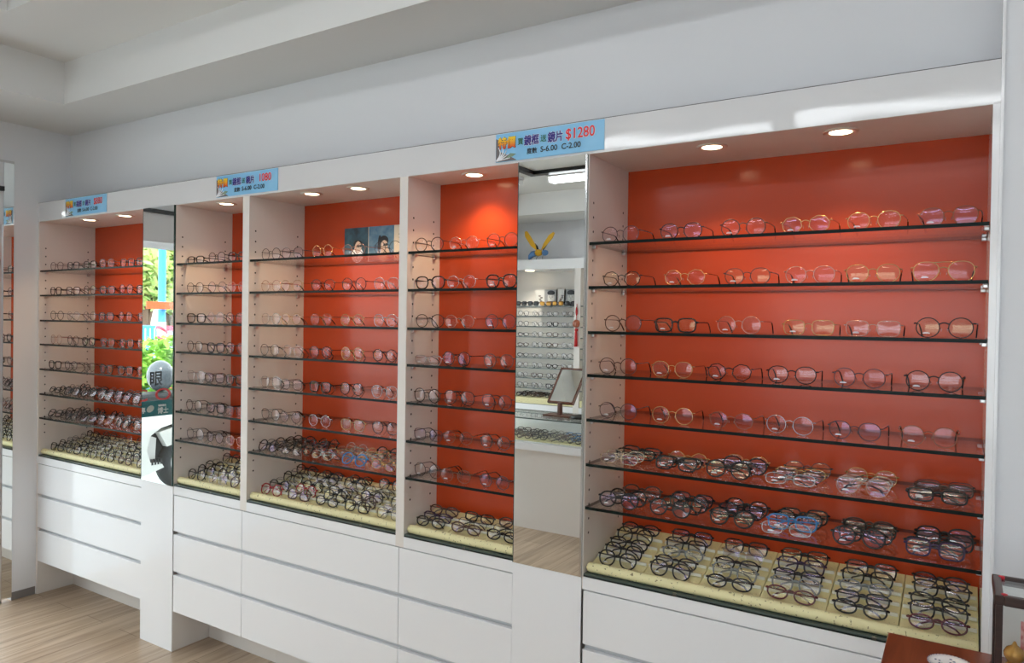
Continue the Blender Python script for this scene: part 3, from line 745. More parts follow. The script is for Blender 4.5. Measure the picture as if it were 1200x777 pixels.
def tray_col(k, col, x, specs, dy):
    x0, x1, dep = BAYS[k]
    for j, (colour, shape) in enumerate(specs):
        if colour is None: continue
        lab = f'{word(colour, shape)} folded glasses, {ORD[j]} from front, {ORD[col]} tray from left, {BAYTXT[k]}'
        xx = max(x0+.078, min(x1-.078, x+random.uniform(-1, 1)*.004))
        place(shape, colour, 'folded', xx, Y0+.010+j*dy, lambda y: tray_z(k, y), lab, f'folded glasses in the trays of the {BAYTXT[k]}',
              ('white', 'violet', 'white', 'amber')[(j+col) % 4], k == 5, random.uniform(-.05, .05), math.radians(random.uniform(12, 23)), random.uniform(-.02, .02))
T5 = [[(BK, 'panto'), (BK, 'panto'), (BK, 'oval'), (BK, 'round'), (BK, 'oval')], [(BK, 'panto'), (BK, 'oval'), ('grey', 'oval'), (BK, 'square'), (BK, 'square')],
      [(BK, 'oval'), ('grey', 'square'), (BK, 'oval'), ('clear', 'round'), (BK, 'square')], [('burgundy', 'oval'), ('grey', 'square'), (BK, 'rectangular'), ('purple', 'square'), (BK, 'square')],
      [(BK, 'oval'), (BK, 'rectangular'), ('grey', 'oval'), (BK, 'square'), (BK, 'square')], [('burgundy', 'oval'), (BK, 'square'), (BK, 'oval'), (BK, 'square'), (BK, 'oval')]]
def tray_x(k, c):
    x0, x1, _ = BAYS[k]; wdt = (x1-x0-.004)/TR[k]; return x0+.002+(c+.5)*wdt
for c in range(6): tray_col(5, c, tray_x(5, c), T5[c], .049)
T4 = [[(BK, 'oval'), ('purple', 'rectangular'), (BR, 'oval')], [(BR, 'oval'), (GM, 'oval'), (BK, 'rectangular')], [(BK, 'oval'), (GM, 'oval'), (BR, 'oval')]]
for c in range(3): tray_col(4, c, tray_x(4, c), T4[c], .040)
cc = [BK, BR, BK, GM, BK, BK]; ss = ['panto', 'oval', 'square', 'round', 'panto', 'oval']
T3 = [[('red', 'panto'), (BK, 'panto'), (SV, 'oval'), (BK, 'round'), (GM, 'panto'), (BK, 'panto')], [(BR, 'square'), ('red', 'round'), (BK, 'panto'), (GM, 'round'), (BK, 'panto'), (BK, 'oval')],
      [(BK, 'oval'), (BK, 'round'), (BK, 'square'), ('champagne', 'oval'), (BK, 'panto'), (BK, 'oval')], [(BK, 'square'), (BR, 'round'), (BK, 'round'), (GM, 'panto'), ('champagne', 'oval'), (BK, 'panto')],
      [(GM, 'square'), (SV, 'oval'), (BK, 'panto'), (BK, 'round'), (GM, 'oval'), (BK, 'panto')]]
for c in range(5): tray_col(3, c, tray_x(3, c), T3[c], .040)
T2 = [[(BK, 'panto'), (BK, 'round'), (BK, 'panto'), (SV, 'oval'), (BK, 'panto')], [(SV, 'square'), (BK, 'panto'), (BK, 'square'), (BK, 'round'), (BK, 'panto')], [(BR, 'panto'), (BK, 'square'), (BK, 'panto'), (GM, 'oval'), (BK, 'panto')]]
for c in range(3): tray_col(2, c, tray_x(2, c), T2[c], .047)

def mass(name, items, label, cat):
    """many small far pairs as one object: items = (shape, colour, pose, x, y, surf, yaw, tilt, lens, lod, facing)"""
    mb = MB()
    for shape, colour, pose, x, y, surf, yaw, tilt, lens, lod, face in items:
        parts = glasses_parts(shape, colour, pose, lens, False, lod)
        rot = Matrix.Rotation(yaw+(PI if face else 0), 4, 'Z') @ Matrix.Rotation(-tilt, 4, 'X')
        T = Matrix.Translation((x, y, 0)) @ rot; z = rest(parts, T, surf)+.0002; T = Matrix.Translation((0, 0, z)) @ T
        for nm, me, pa, _ in parts:
            o = len(mb.v); mb.v += [tuple(T @ v.co) for v in me.vertices]
            ks = [mb.mi(m_) for m_ in me.materials]
            for p in me.polygons: mb.f.append(tuple(q+o for q in p.vertices)); mb.m.append(ks[p.material_index])
    return tag(mb.build(name, None, True), label, cat, None, 'stuff')
its = []
for i in (5, 6):
    for c in range(6):
        for j in range(4):
            col_ = random.choice([BK, BK, GM, BR, SV, CP] if c > 2 else [BK, BK, GM, BK])
            its.append((random.choice(['oval', 'panto', 'rectangular', 'square']), col_, 'folded', -3.395+c*.172+random.uniform(-.008, .008), .040+j*.052, flat_surf(SH[i]), random.uniform(-.15, .15), math.radians(random.uniform(18, 36)), random.choice(['white', 'pink', 'white']), 0, 0))
for c in range(6):
    for j in range(6):
        its.append((random.choice(['oval', 'panto', 'square']), random.choice([BK, BK, BK, BR, GM]), 'folded', tray_x(1, c), Y0+.010+j*.040, lambda y: tray_z(1, y), random.uniform(-.06, .06), math.radians(random.uniform(12, 24)), 'white', 0, 0))
mass('folded_eyeglasses', its, 'many folded glasses on the two lowest shelves and trays, far left bay', 'eyeglasses')

# ------------------------------------------------------------------ table, dish and glass case at bottom right
t = thing('side_table', 'red-brown wooden table in front of the widest bay, bottom right corner', 'table', (1.2, -.42, 0))
TZ = .900
MB().box((.881, -.66, TZ-.022), (1.52, -.190, TZ), M['wood'], .003).build('tabletop', t)
B1('apron', (.905, -.645, TZ-.10), (1.50, -.625, TZ-.0225), M['wood'], t); B1('apron', (.905, -.225, TZ-.10), (1.50, -.205, TZ-.0225), M['wood'], t)
for xx in (.905, 1.462):
    for yy in (-.645, -.243): MB().box((xx, yy, 0), (xx+.038, yy+.038, TZ-.0225), M['wood'], .003).build('leg', t)
t = thing('porcelain_dish', 'small white and blue porcelain dish on the red-brown table', 'dish', (1.006, -.326, TZ))
prof = [(.020, .0005), (.024, .0015), (.036, .0085), (.0415, .0125), (.0425, .0130), (.0415, .0140), (.034, .0098), (.022, .0035), (.0005, .0028)]
MB().lathe(prof, (1.006, -.326, TZ), M['porcelain'], 40).build('dish_body', t, True)
bl = MB()
for q in range(36):
    a0 = 2*PI*q/36; bl.ball((1.006+.0408*math.cos(a0), -.326+.0408*math.sin(a0), TZ+.0139), (.0014, .0014, .0005), M['blueglaze'], 6, 4)
for q in range(6):
    a0 = 2*PI*q/6+.3
    for s_ in range(4):
        rr = .020+.004*s_; aa = a0+.22*(s_ % 2)
        bl.ball((1.006+rr*math.cos(aa), -.326+rr*math.sin(aa), TZ+.0035+max(0, (rr-.022))*.53), (.0030, .0021, .0007), M['blueglaze'], 8, 4)
bl.build('blue_pattern', t, True)

CX0, CX1, CY0, CY1, CZ1 = 1.075, 1.345, -.420, -.278, 1.100
t = thing('glass_case', 'dark wood framed glass case with red corner pads on the red-brown table', 'glass case', (1.21, -.35, TZ))
p = .0135
MB().box((CX0, CY0, TZ), (CX1, CY1, TZ+.018), M['darkwood'], .002).build('base', t)
MB().box((CX0, CY0, CZ1-.019), (CX0+p*1.15, CY1, CZ1), M['darkwood'], .002).box((CX1-p*1.15, CY0, CZ1-.019), (CX1, CY1, CZ1), M['darkwood'], .002) \
    .box((CX0+p*1.15, CY0, CZ1-.019), (CX1-p*1.15, CY0+p, CZ1), M['darkwood'], .002).box((CX0+p*1.15, CY1-p*.8, CZ1-.019), (CX1-p*1.15, CY1, CZ1), M['darkwood'], .002).build('top_frame', t)
for xx in (CX0+.003, CX1-.003-.0115):
    for yy in (CY0+.002, CY1-.002-.0115): MB().box((xx, yy, TZ+.018), (xx+.0115, yy+.0115, CZ1-.019), M['darkwood'], .001).build('post', t)
B1('top_glass', (CX0+p, CY0+p*.8, CZ1-.007), (CX1-p, CY1-p*.7, CZ1-.004), M['case_glass'], t)
B1('side_glass', (CX0+.0145, CY0+.006, TZ+.018), (CX1-.0145, CY0+.009, CZ1-.019), M['case_glass'], t)
B1('side_glass', (CX0+.007, CY0+.0135, TZ+.018), (CX0+.010, CY1-.0135, CZ1-.019), M['case_glass'], t)
B1('side_glass', (CX0+.0145, CY1-.009, TZ+.018), (CX1-.0145, CY1-.006, CZ1-.019), M['case_glass'], t)
for yy in (CY0+.012, CY1-.012):
    MB().lathe([(.0005, -.004), (.0055, -.004), (.0055, .0008), (.0005, .0012)], (CX0+.0165, yy, CZ1), M['redpad'], 14).build('corner_pad', t)
t = thing('gold_gourd', 'small ochre gold gourd ornament inside the glass case', 'ornament', (1.112, -.365, TZ+.0185))
MB().lathe([(.012, 0), (.022, .008), (.0245, .020), (.020, .031), (.011, .038), (.012, .042), (.0175, .050), (.0185, .058), (.014, .067), (.005, .073), (.0022, .080), (.001, .081)], (1.112, -.365, TZ+.0185), M['goldpaint'], 24).build('gourd_body', t, True)
g = MB()
for q in range(26):
    th = q*2.4; zz = q/26; rr = .022*math.sin(PI*(.15+.8*zz)); g.ball((1.150+rr*math.cos(th), -.385+rr*math.sin(th), TZ+.024+zz*.062), .0075, M['gold'], 8, 6)
g.lathe([(.018, 0), (.022, .006), (.012, .010)], (1.150, -.385, TZ+.018), M['gold'], 16)
tag(g.build('gold_figurine', None, True), 'knobbly gold figurine beside the gold gourd inside the glass case', 'ornament')
g = MB().box((1.125, -.300, TZ+.018), (1.205, -.296, TZ+.118), M['redcard'])
tag(g.build('red_card'), 'red and pink printed card standing in the back of the glass case', 'card')

# ------------------------------------------------------------------ ceiling lamps
def batten(x0, x1, y, z, label, turn=False):
    t = thing('ceiling_lamp', label, 'ceiling lamp', ((x0+x1)/2, y, z), 'twin tube ceiling lamps')
    MB().box((x0, y-.075, z-.030), (x1, y+.075, z), M['whitepaint'], .004).build('housing', t)
    for dy in (-.040, .040):
        MB().tube([(x0+.02, y+dy, z-.052), (x1-.02, y+dy, z-.052)], .014, M['tube'], 10).build('tube', t, True)
    for xx in (x0+.004, x1-.016): MB().box((xx, y-.062, z-.072), (xx+.012, y+.062, z-.030), M['whitepaint'], .003).build('lamp_holder', t)
batten(.14, 1.36, -2.47, 2.884, 'twin tube lamp mirrored at right in the glossy fascia')
batten(-1.18, .03, -2.50, 2.884, 'twin tube lamp mirrored above the large mirror in the glossy fascia')
batten(-2.03, -.82, -3.40, 2.884, 'twin tube lamp seen at right in the large mirror, near the opposite wall')
batten(-2.84, -2.28, -3.30, 2.884, 'short twin tube lamp seen at left in the large mirror')
for n, xx in enumerate((-1.9, -.55, .55)):  # extra out-of-view lamps added to brighten the cabinet fronts
    batten(xx, xx+1.0, -1.35, 3.06, f'added unseen twin tube lamp in the raised middle of the ceiling, {ORD[n]} from the storefront')
for n, xx in enumerate((1.75, .2)):  # two more unseen lamps, added as fill light for the room
    batten(xx, xx+1.1, (-2.5, -3.5)[n], 2.884, ('added unseen twin tube lamp at the far right of the shop ceiling', 'added unseen twin tube lamp near the window opposite the widest bay')[n])
fr = MB()
for a, b in (((-2.14, -3.26, 2.855), (-.5, -3.18, 2.884)), ((-2.14, -2.62, 2.855), (-.5, -2.56, 2.884)), ((-2.14, -3.18, 2.855), (-2.07, -2.62, 2.884)), ((-.57, -3.18, 2.855), (-.5, -2.62, 2.884))):
    fr.box(a, b, M['black'])
tag(fr.build('ceiling_frame'), 'black rectangular frame on the ceiling, seen at the top of the large mirror', 'frame')

# ------------------------------------------------------------------ opposite side of the shop (seen in the large mirror)
OY = -4.28
for n, (x0, x1, lab) in enumerate(((-3.30, -2.232, 'white display bay across the shop, seen in the large mirror'), (-2.167, -1.10, 'second white display bay across the shop, right in the large mirror'))):
    t = thing('display_cabinet', lab, 'cabinet', ((x0+x1)/2, OY, 0), 'display bays across the shop')
    B1('back_panel', (x0, OY-.31, .755), (x1, OY-.30, 2.15), M['matte'], t)
    B1('side_panel', (x0-.033, OY-.31, 0), (x0, OY, 2.15), M['matte'], t); B1('side_panel', (x1, OY-.31, 0), (x1+.032, OY, 2.15), M['matte'], t)
    B1('fascia', (x0-.033, OY-.31, 2.15), (x1+.032, OY+.001, 2.25), M['gloss'], t)
    B1('drawer_front', (x0, OY-.30, .10), (x1, OY, .78), M['gloss'], t)
    MB().lathe([(.0005, 0), (.045, 0), (.045, -.003), (.0005, -.003)], ((x0+x1)/2-.05, OY-.12, 2.1495), M['lamp'], 20).build('downlight', t)
    l = bpy.data.lights.new('downlight_beam', 'SPOT'); l.energy = 8; l.color = (1, .90, .74); l.spot_size = math.radians(112); l.spot_blend = .8; l.shadow_soft_size = .03
    lo = bpy.data.objects.new('downlight_beam', l); COL.objects.link(lo); lo.parent = t; lo.location = (-.05, -.05, 2.13)
OSH = [1.782, 1.680, 1.574, 1.468, 1.362, 1.256, 1.152, 1.048, .945]
its = []
for n, (x0, x1) in enumerate(((-3.30, -2.232), (-2.167, -1.10))):
    for i, z in enumerate(OSH):
        t = MB(); a = (x0+.002, OY-.295, z-.0095); b = (x1-.002, OY-.01, z)
        vs = [(a[0],a[1],a[2]),(b[0],a[1],a[2]),(b[0],b[1],a[2]),(a[0],b[1],a[2]),(a[0],a[1],b[2]),(b[0],a[1],b[2]),(b[0],b[1],b[2]),(a[0],b[1],b[2])]
        t.add(vs, [(0,3,2,1),(4,5,6,7)], M['shelf']).add(vs, [(0,1,5,4),(1,2,6,5),(2,3,7,6),(3,0,4,7)], M['edge2'])
        tag(t.build('glass_shelf'), f'thin glass shelf, {ORD[i] if i < 8 else "ninth"} from top in the {"first" if n == 0 else "second"} bay across the shop', 'shelf', 'glass shelves across the shop')
        if i > 0:
            for j in range(6):
                if n == 0 and j < 2: continue
                if n == 1 and j > 1: continue
                its.append((random.choice(['panto', 'square', 'oval', 'round']), random.choice([BK, BK, GM, BR, GM]), 'open', x0+.10+j*.172, OY-.07, flat_surf(z), 0, 0, 'white', 1, 1))
    B1('x', (x0+.003, OY-.28, .785), (x1-.003, OY-.005, .845), M['cream'])
    o = bpy.data.objects['x']; o.name = 'display_tray'; tag(o, f'cream tray at the bottom of the {"first" if n == 0 else "second"} bay across the shop', 'tray', 'trays across the shop')
    for c in range(6):
        for j in range(4):
            if n == 0 and c >= 2: its.append((random.choice(['panto', 'square', 'oval']), random.choice([BK, BK, BR]), 'folded', x0+.10+c*.172, OY-.05-j*.055, flat_surf(.8455), 0, .6, 'white', 1, 1))
# counter in front
t = thing('sales_counter', 'white counter with a glass showcase top across the shop, in the large mirror', 'counter', (-2.0, -3.0, 0))
B1('counter_body', (-3.1, -3.24, 0), (-.9, -2.79, .62), M['matte'], t)
B1('ledge', (-3.1, -3.24, .62), (-.9, -2.750, .676), M['gloss'], t)
B1('showcase_back', (-3.1, -3.24, .676), (-.9, -3.225, .855), M['gloss'], t)
B1('showcase_lining', (-3.09, -3.22, .6762), (-.91, -2.83, .684), M['cream'], t)
B1('front_glass', (-3.1, -2.80, .676), (-.9, -2.793, .855), M['shelf'], t)
tb = MB(); a = (-3.1, -3.26, .855); b = (-.9, -2.785, .865)
vs = [(a[0],a[1],a[2]),(b[0],a[1],a[2]),(b[0],b[1],a[2]),(a[0],b[1],a[2]),(a[0],a[1],b[2]),(b[0],a[1],b[2]),(b[0],b[1],b[2]),(a[0],b[1],b[2])]
tb.add(vs, [(0,3,2,1),(4,5,6,7)], M['shelf']).add(vs, [(0,1,5,4),(1,2,6,5),(2,3,7,6),(3,0,4,7)], M['edge2']).build('glass_top', t)
for c in range(6):
    for j in range(5):
        its.append((random.choice(['panto', 'square', 'oval', 'rectangular']), random.choice([BK, BR, GM, BK, 'blue']), 'folded', -2.10+c*.155+random.uniform(-.01, .01), -2.85-j*.07, flat_surf(.6842), random.uniform(-.2, .2), .7, 'white', 1, 1))
mass('displayed_eyeglasses', its, 'rows of small glasses across the shop, seen in the large mirror', 'eyeglasses')
# sunglasses on the top shelf over there
for j, (x, colr) in enumerate(((-2.872, BK), (-2.729, BK), (-2.586, 'copper'), (-2.443, BR), (-2.303, BK))):
    parts = glasses_parts('square', colr, 'open', 'white', False, 1)
    t = thing('sunglasses', f'dark sunglasses, {ORD[j]} from left on the top shelf in the large mirror', 'sunglasses', (x, OY-.05, OSH[0]+.001), 'sunglasses across the shop')
    t.rotation_euler = (0, 0, PI)
    for nm, me, pa, _ in parts:
        if nm == 'lens':
            me = me.copy(); me.materials.clear(); me.materials.append(M['black'] if colr == BK else M['goldpaint'])
        o = bpy.data.objects.new(nm, me); COL.objects.link(o); o.parent = t
# portraits
def portrait(x, smile, label):
    w, z0, z1 = .155, OSH[0]+.001, OSH[0]+.172
    t = thing('portrait_poster', label, 'poster', (x, OY-.20, z0), 'black and white posters across the shop')
    y = OY-.20
    B1('sheet', (x-w/2, y-.004, z0), (x+w/2, y, z1), M['grey'], t)
    f = MB().ball((x, y+.0005, z0+.085), (.040, .002, .056), M['lightgrey'], 18, 10).ball((x, y+.0003, z0+.012), (.060, .001, .026), M['signblack'], 16, 6); f.build('figure', t, True)
    h = MB().ball((x, y+.0012, z0+.137), (.046, .002, .026), M['signblack'], 16, 8)
    if smile: h.ball((x, y+.0010, z0+.040), (.030, .002, .017), M['signgrey'], 14, 6)
    h.build('hair', t, True)
    e = MB()
    for s in (-1, 1):
        e.ball((x+s*.016, y+.0028, z0+.094), (.007, .001, .003), M['signblack'], 8, 5); e.box((x+s*.016-.009, y+.0022, z0+.103), (x+s*.016+.009, y+.003, z0+.106), M['signblack'])
    e.ball((x, y+.003, z0+.058), (.014, .001, .004 if smile else .002), M['signwhite'] if smile else M['signgrey'], 8, 5)
    e.box((x-.003, y+.0026, z0+.070), (x+.003, y+.0032, z0+.090), M['grey']); e.build('features', t)
portrait(-2.605, True, 'black and white portrait of a smiling bearded person, in the large mirror')
portrait(-2.375, False, 'black and white portrait of a dark-haired person, in the large mirror')
for x, lab in ((-2.735, 'pale poster with dark marks left of the smiling portrait'), (-2.49, 'pale poster with dark marks between the two portraits')):
    t = thing('text_poster', lab, 'poster', (x, OY-.20, OSH[0]+.001), 'pale posters across the shop')
    B1('sheet', (x-.055, OY-.204, OSH[0]+.001), (x+.055, OY-.20, OSH[0]+.172), M['lightgrey'], t)
    g = MB()
    for q in range(5): g.ball((x+random.uniform(-.025, .02), OY-.1995, OSH[0]+.035+q*.018), (.016, .001, .009), M['signgrey'], 8, 5)
    g.build('printed_marks', t)
# winged wooden insect on top of the cabinet
t = thing('insect_ornament', 'yellow and blue winged wooden insect on top of the cabinet, in the large mirror', 'ornament', (-2.66, OY-.06, 2.25))
bx, by, bz = -2.66, OY-.06, 2.325
MB().ball((bx-.02, by, bz), (.045, .035, .035), M['yellow']).build('thorax', t, True)
MB().ball((bx+.055, by, bz-.003), (.036, .03, .03), M['blue']).build('head', t, True)
MB().tube([(bx-.05, by, bz-.005), (bx-.09, by, bz-.01), (bx-.12, by, bz-.035), (bx-.135, by, bz-.065)], [.030, .032, .024, .010], M['blue'], 12).build('abdomen', t, True)
def wing(pts, mat, yy):
    m_ = MB(); n = len(pts); c = Vector((0, 0, 0))
    vs = [(x, yy+.006, z) for x, z in pts]+[(x, yy-.006, z) for x, z in pts]
    m_.add(vs, [tuple(range(n)), tuple(range(2*n-1, n-1, -1))]+[(i, n+i, n+(i+1) % n, (i+1) % n) for i in range(n)], mat); return m_
wing([(bx-.03, bz+.02), (bx-.10, bz+.07), (bx-.17, bz+.17), (bx-.175, bz+.22), (bx-.15, bz+.225), (bx-.10, bz+.16), (bx-.05, bz+.08)], M['yellow'], by+.02).build('wing', t)
wing([(bx+.02, bz+.02), (bx+.07, bz+.06), (bx+.15, bz+.14), (bx+.175, bz+.19), (bx+.16, bz+.20), (bx+.11, bz+.17), (bx+.05, bz+.09)], M['yellow'], by+.02).build('wing', t)
wing([(bx+.015, bz+.02), (bx+.045, bz+.05), (bx+.085, bz+.11), (bx+.078, bz+.125), (bx+.045, bz+.09)], M['black'], by-.02).build('wing', t)
wing([(bx-.03, bz+.02), (bx-.06, bz+.045), (bx-.085, bz+.09), (bx-.075, bz+.10), (bx-.045, bz+.07)], M['black'], by-.02).build('wing', t)
for q in (-.06, -.02, .03): MB().tube([(bx+q, by, bz-.03), (bx+q*1.4-.006, by+.02, bz-.055), (bx+q*1.5, by+.03, bz-.0745)], .002, M['black'], 5).build('leg', t)
# red tassel
t = thing('chinese_knot_tassel', 'red tassel ornament hanging on the white post, in the large mirror', 'tassel', (-2.20, OY+.012, 1.38))
MB().tube([(-2.20, OY+.008, 1.80), (-2.20, OY+.008, 1.64)], .003, M['red'], 6).build('cord', t)
MB().ball((-2.20, OY+.012, 1.725), (.012, .008, .045), M['red'], 10, 8).build('upper_knot', t, True)
MB().lathe([(.0005, -.008), (.036, -.008), (.040, 0), (.036, .008), (.0005, .008)], (-2.20, OY+.014, 1.605), M['tasselwood'], 20, 'y').build('medallion', t, True)
MB().ball((-2.20, OY+.012, 1.545), .018, M['red'], 12, 8).build('bead', t, True)
MB().lathe([(.010, 0), (.013, -.02), (.016, -.10), (.017, -.15), (.001, -.15)], (-2.20, OY+.018, 1.53), M['red'], 12).build('tassel_threads', t, True)
# table mirror on the counter: tilted back
t = thing('table_mirror', 'brown framed tilting table mirror on the glass counter, in the large mirror', 'table mirror', (-1.70, -3.02, .865))
MB().box((-1.82, -3.09, .865), (-1.585, -2.95, .880), M['brownwood'], .003).build('base', t)
MB().tube([(-1.70, -3.02, .88), (-1.70, -3.02, .975)], [.022, .020], M['brownwood'], 8).build('stand', t)
def tilted(a, b, mat, nm, bev=0):
    m_ = MB().box(a, b, mat, bev)
    m_.xform(Matrix.Translation((-1.705, -3.03, .968)) @ Matrix.Rotation(.08, 4, 'Z') @ Matrix.Rotation(math.radians(37), 4, 'X')); return m_.build(nm, t)
tilted((-.122, -.016, 0), (.122, -.004, .335), M['brownwood'], 'frame_back')
fm_ = MB().box((-.122, -.004, 0), (-.108, .006, .335), M['brownwood']).box((.108, -.004, 0), (.122, .006, .335), M['brownwood']).box((-.108, -.004, 0), (.108, .006, .014), M['brownwood']).box((-.108, -.004, .321), (.108, .006, .335), M['brownwood'])
fm_.xform(Matrix.Translation((-1.705, -3.03, .968)) @ Matrix.Rotation(.08, 4, 'Z') @ Matrix.Rotation(math.radians(37), 4, 'X')); fm_.build('frame', t)
tilted((-.108, -.004, .014), (.108, .0, .321), M['mirror'], 'glass')
g = MB().lathe([(.055, 0), (.075, .004), (.075, .022), (.068, .024), (.060, .008), (.0005, .006)], (-1.50, -2.98, .865), M['black'], 20)
tag(g.build('round_tray', None, True), 'round black tray on the glass counter beside the table mirror', 'tray')
# stool by the counter
t = thing('stool', 'white stool with chrome legs and black feet, edge of the large mirror', 'stool', (-2.21, -2.42, 0))
MB().lathe([(.0005, .62), (.17, .62), (.19, .64), (.185, .68), (.15, .695), (.0005, .695)], (-2.21, -2.42, 0), M['whitepaint'], 28).build('seat', t, True)
MB().tube([(-2.21, -2.42, .13), (-2.21, -2.42, .62)], .022, M['chrome'], 12).build('stem', t)
for q in range(5):
    a0 = -.75+q*2*PI/5; c, s = math.cos(a0), math.sin(a0)
    lg = MB().tube([(-2.21, -2.42, .13), (-2.21+.12*c, -2.42+.12*s, .115), (-2.21+.22*c, -2.42+.22*s, .07), (-2.21+.27*c, -2.42+.27*s, .028)], .011, M['chrome'], 8).build('leg', t, True)
    MB().lathe([(.020, 0), (.026, .006), (.024, .022), (.010, .030)], (-2.21+.275*c, -2.42+.275*s, 0), M['rubber'], 12).build('foot_cap', lg, True)

# ------------------------------------------------------------------ the street outside (seen in the slim mirror)
struct(B1('ground', (-40, -40, -.06), (XL-.06, 20, -.01), M['asphalt']))
# scooter parked along the kerb, nose towards -y
t = thing('motor_scooter', 'white motor scooter with a black wheel outside, seen in the slim mirror', 'scooter', (-5.3, -2.3, -.01)); scoot = t
sx = -5.25
def wheel(y):
    w_ = MB(); w_.lathe([(.15, -.045), (.225, -.055), (.262, -.03), (.268, 0), (.262, .03), (.225, .055), (.15, .045), (.15, -.045)], (sx, y, .26), M['rubber'], 30, 'x', False)
    w_ = w_.build('wheel', t, True)
    h = MB().lathe([(.02, -.05), (.15, -.035), (.15, .035), (.02, .05)], (sx, y, .26), M['steel'], 18, 'x'); h.build('hub', w_)
wheel(-2.21); wheel(-3.35)
def slab(outline, xa, xb, mat, nm):
    m_ = MB(); n = len(outline)
    vs = [(xb, y, z) for y, z in outline]+[(xa, y, z) for y, z in outline]
    m_.add(vs, [tuple(range(n)), tuple(range(2*n-1, n-1, -1))]+[(i, n+i, n+(i+1) % n, (i+1) % n) for i in range(n)], mat); return m_.build(nm, t)
slab([(-1.58, .30), (-1.72, .19), (-1.93, .25), (-1.90, .30), (-1.80, .31), (-1.765, .42), (-1.60, .60)], sx-.14, sx+.15, M['scooter'], 'lower_fairing')
slab([(-1.60, .60), (-1.765, .42), (-1.80, .55), (-1.90, .61), (-2.05, .645), (-2.35, .66), (-2.35, .84), (-1.62, .84)], sx-.14, sx+.15, M['scooter'], 'side_fairing')
slab([(-2.35, .66), (-2.60, .50), (-2.95, .46), (-3.08, .70), (-3.16, 1.0), (-3.28, 1.0), (-3.22, .60), (-3.05, .30), (-2.62, .28), (-2.5, .45), (-2.35, .80)], sx-.12, sx+.12, M['scooter'], 'leg_shield')
slab([(-1.775, .33), (-1.86, .33), (-1.87, .52), (-1.80, .55), (-1.77, .45)], sx+.02, sx+.12, M['lightgrey'], 'engine_cover')
slab([(-1.80, .30), (-2.3, .30), (-2.3, .65), (-1.90, .61), (-1.80, .55)], sx-.10, sx+.02, M['rubber'], 'engine')
slab([(-1.89, .57), (-2.03, .60), (-2.12, .56), (-2.06, .45), (-1.97, .43)], sx+.06, sx+.13, M['scooter'], 'mudguard')
for q in range(4): B1('grille_bar', (sx+.10, -1.90+.028*q-.01, .285), (sx+.152, -1.90+.028*q+.008, .335), M['rubber'], t)
slab([(-1.70, .815), (-1.95, .795), (-1.98, .825), (-1.72, .84)], sx+.15, sx+.158, M['helmet'], 'tail_lamp')
MB().box((sx-.12, -2.45, .842), (sx+.12, -1.70, .92), M['rubber'], .03).build('seat', t)
MB().tube([(sx-.30, -3.12, 1.02), (sx, -3.2, .98), (sx+.30, -3.12, 1.02)], .016, M['black'], 8).build('handlebar', t, True)
scoot.location.y += .12
g = MB().ball((sx, -1.86, 1.067), (.13, .115, .145), M['helmet'], 20, 12)
tag(g.build('helmet', None, True), 'grey rounded helmet on the scooter seat outside, seen in the slim mirror', 'helmet')
def bush(name, cx, cy, cz, r, n, leaf, mat, seed, label, cat, trunk=None):
    rnd = random.Random(seed); t = thing(name, label, cat, (cx, cy, -.01))
    m_ = MB()
    for q in range(n):
        while True:
            d = Vector((rnd.uniform(-1, 1), rnd.uniform(-1, 1), rnd.uniform(-1, 1)))
            if .35 < d.length < 1: break
        c = Vector((cx+d.x*r[0], cy+d.y*r[1], cz+d.z*r[2])); u = Vector((rnd.uniform(-1, 1), rnd.uniform(-1, 1), rnd.uniform(-.6, .6))).normalized(); v = u.cross(Vector((rnd.uniform(-1, 1), rnd.uniform(-1, 1), rnd.uniform(-1, 1)))).normalized()
        l = leaf*rnd.uniform(.6, 1.2)
        m_.add([c-u*l, c-v*l*.45+Vector((0, 0, l*.12)), c+u*l, c+v*l*.45+Vector((0, 0, l*.12))], [(0, 1, 2, 3)], mat)
    m_.build('foliage', t)
    tk = MB()
    for q in range(4):
        a0 = q*PI/2+.4; tk.tube([(cx+.03*math.cos(a0), cy+.03*math.sin(a0), -.01), (cx+.06*math.cos(a0), cy+.06*math.sin(a0), cz*.5), (cx+r[0]*.5*math.cos(a0), cy+r[1]*.5*math.sin(a0), cz)], [trunk or .02, (trunk or .02)*.8, .008], M['bark'], 6)
    tk.build('stems', t, True)
bush('leafy_shrub', -6.5, -2.62, .70, (.45, .75, .70), 2600, .075, M['foliage'], 3, 'bright green shrub behind the scooter, seen in the slim mirror', 'shrub')
bush('street_tree', -14.0, -6.95, 3.0, (1.0, .75, 1.25), 2600, .17, M['foliage2'], 5, 'light green street tree left of the blue pole, in the slim mirror', 'tree', .10)
bush('street_tree', -15.5, -8.55, 2.6, (.9, .50, .9), 1500, .16, M['foliage2'], 6, 'smaller light green tree right of the blue pole, in the slim mirror', 'tree', .08)
t = thing('blue_pole', 'tall blue pole with red and white stripes outside, in the slim mirror', 'pole', (-7.5, -3.28, -.01))
MB().tube([(-7.5, -3.28, -.01), (-7.5, -3.28, 4.2)], .045, M['poleblue'], 14).build('pole_shaft', t, True)
s_ = MB().tube([(-7.5, -3.28, 1.14), (-7.5, -3.28, 1.55)], .052, M['whitepaint'], 14); s_.build('white_sleeve', t, True)
for q in range(3):
    zz = 1.20+q*.125; MB().tube([(-7.5+.055*math.cos(a0), -3.28+.055*math.sin(a0), zz+.035*math.sin(a0)) for a0 in [2*PI*j/16 for j in range(16)]], .018, M['carred'], 5, closed=True).build('red_stripe', t, True)
t = thing('direction_sign', 'orange direction sign on the blue pole outside, in the slim mirror', 'sign', (-7.44, -3.28, 1.72))
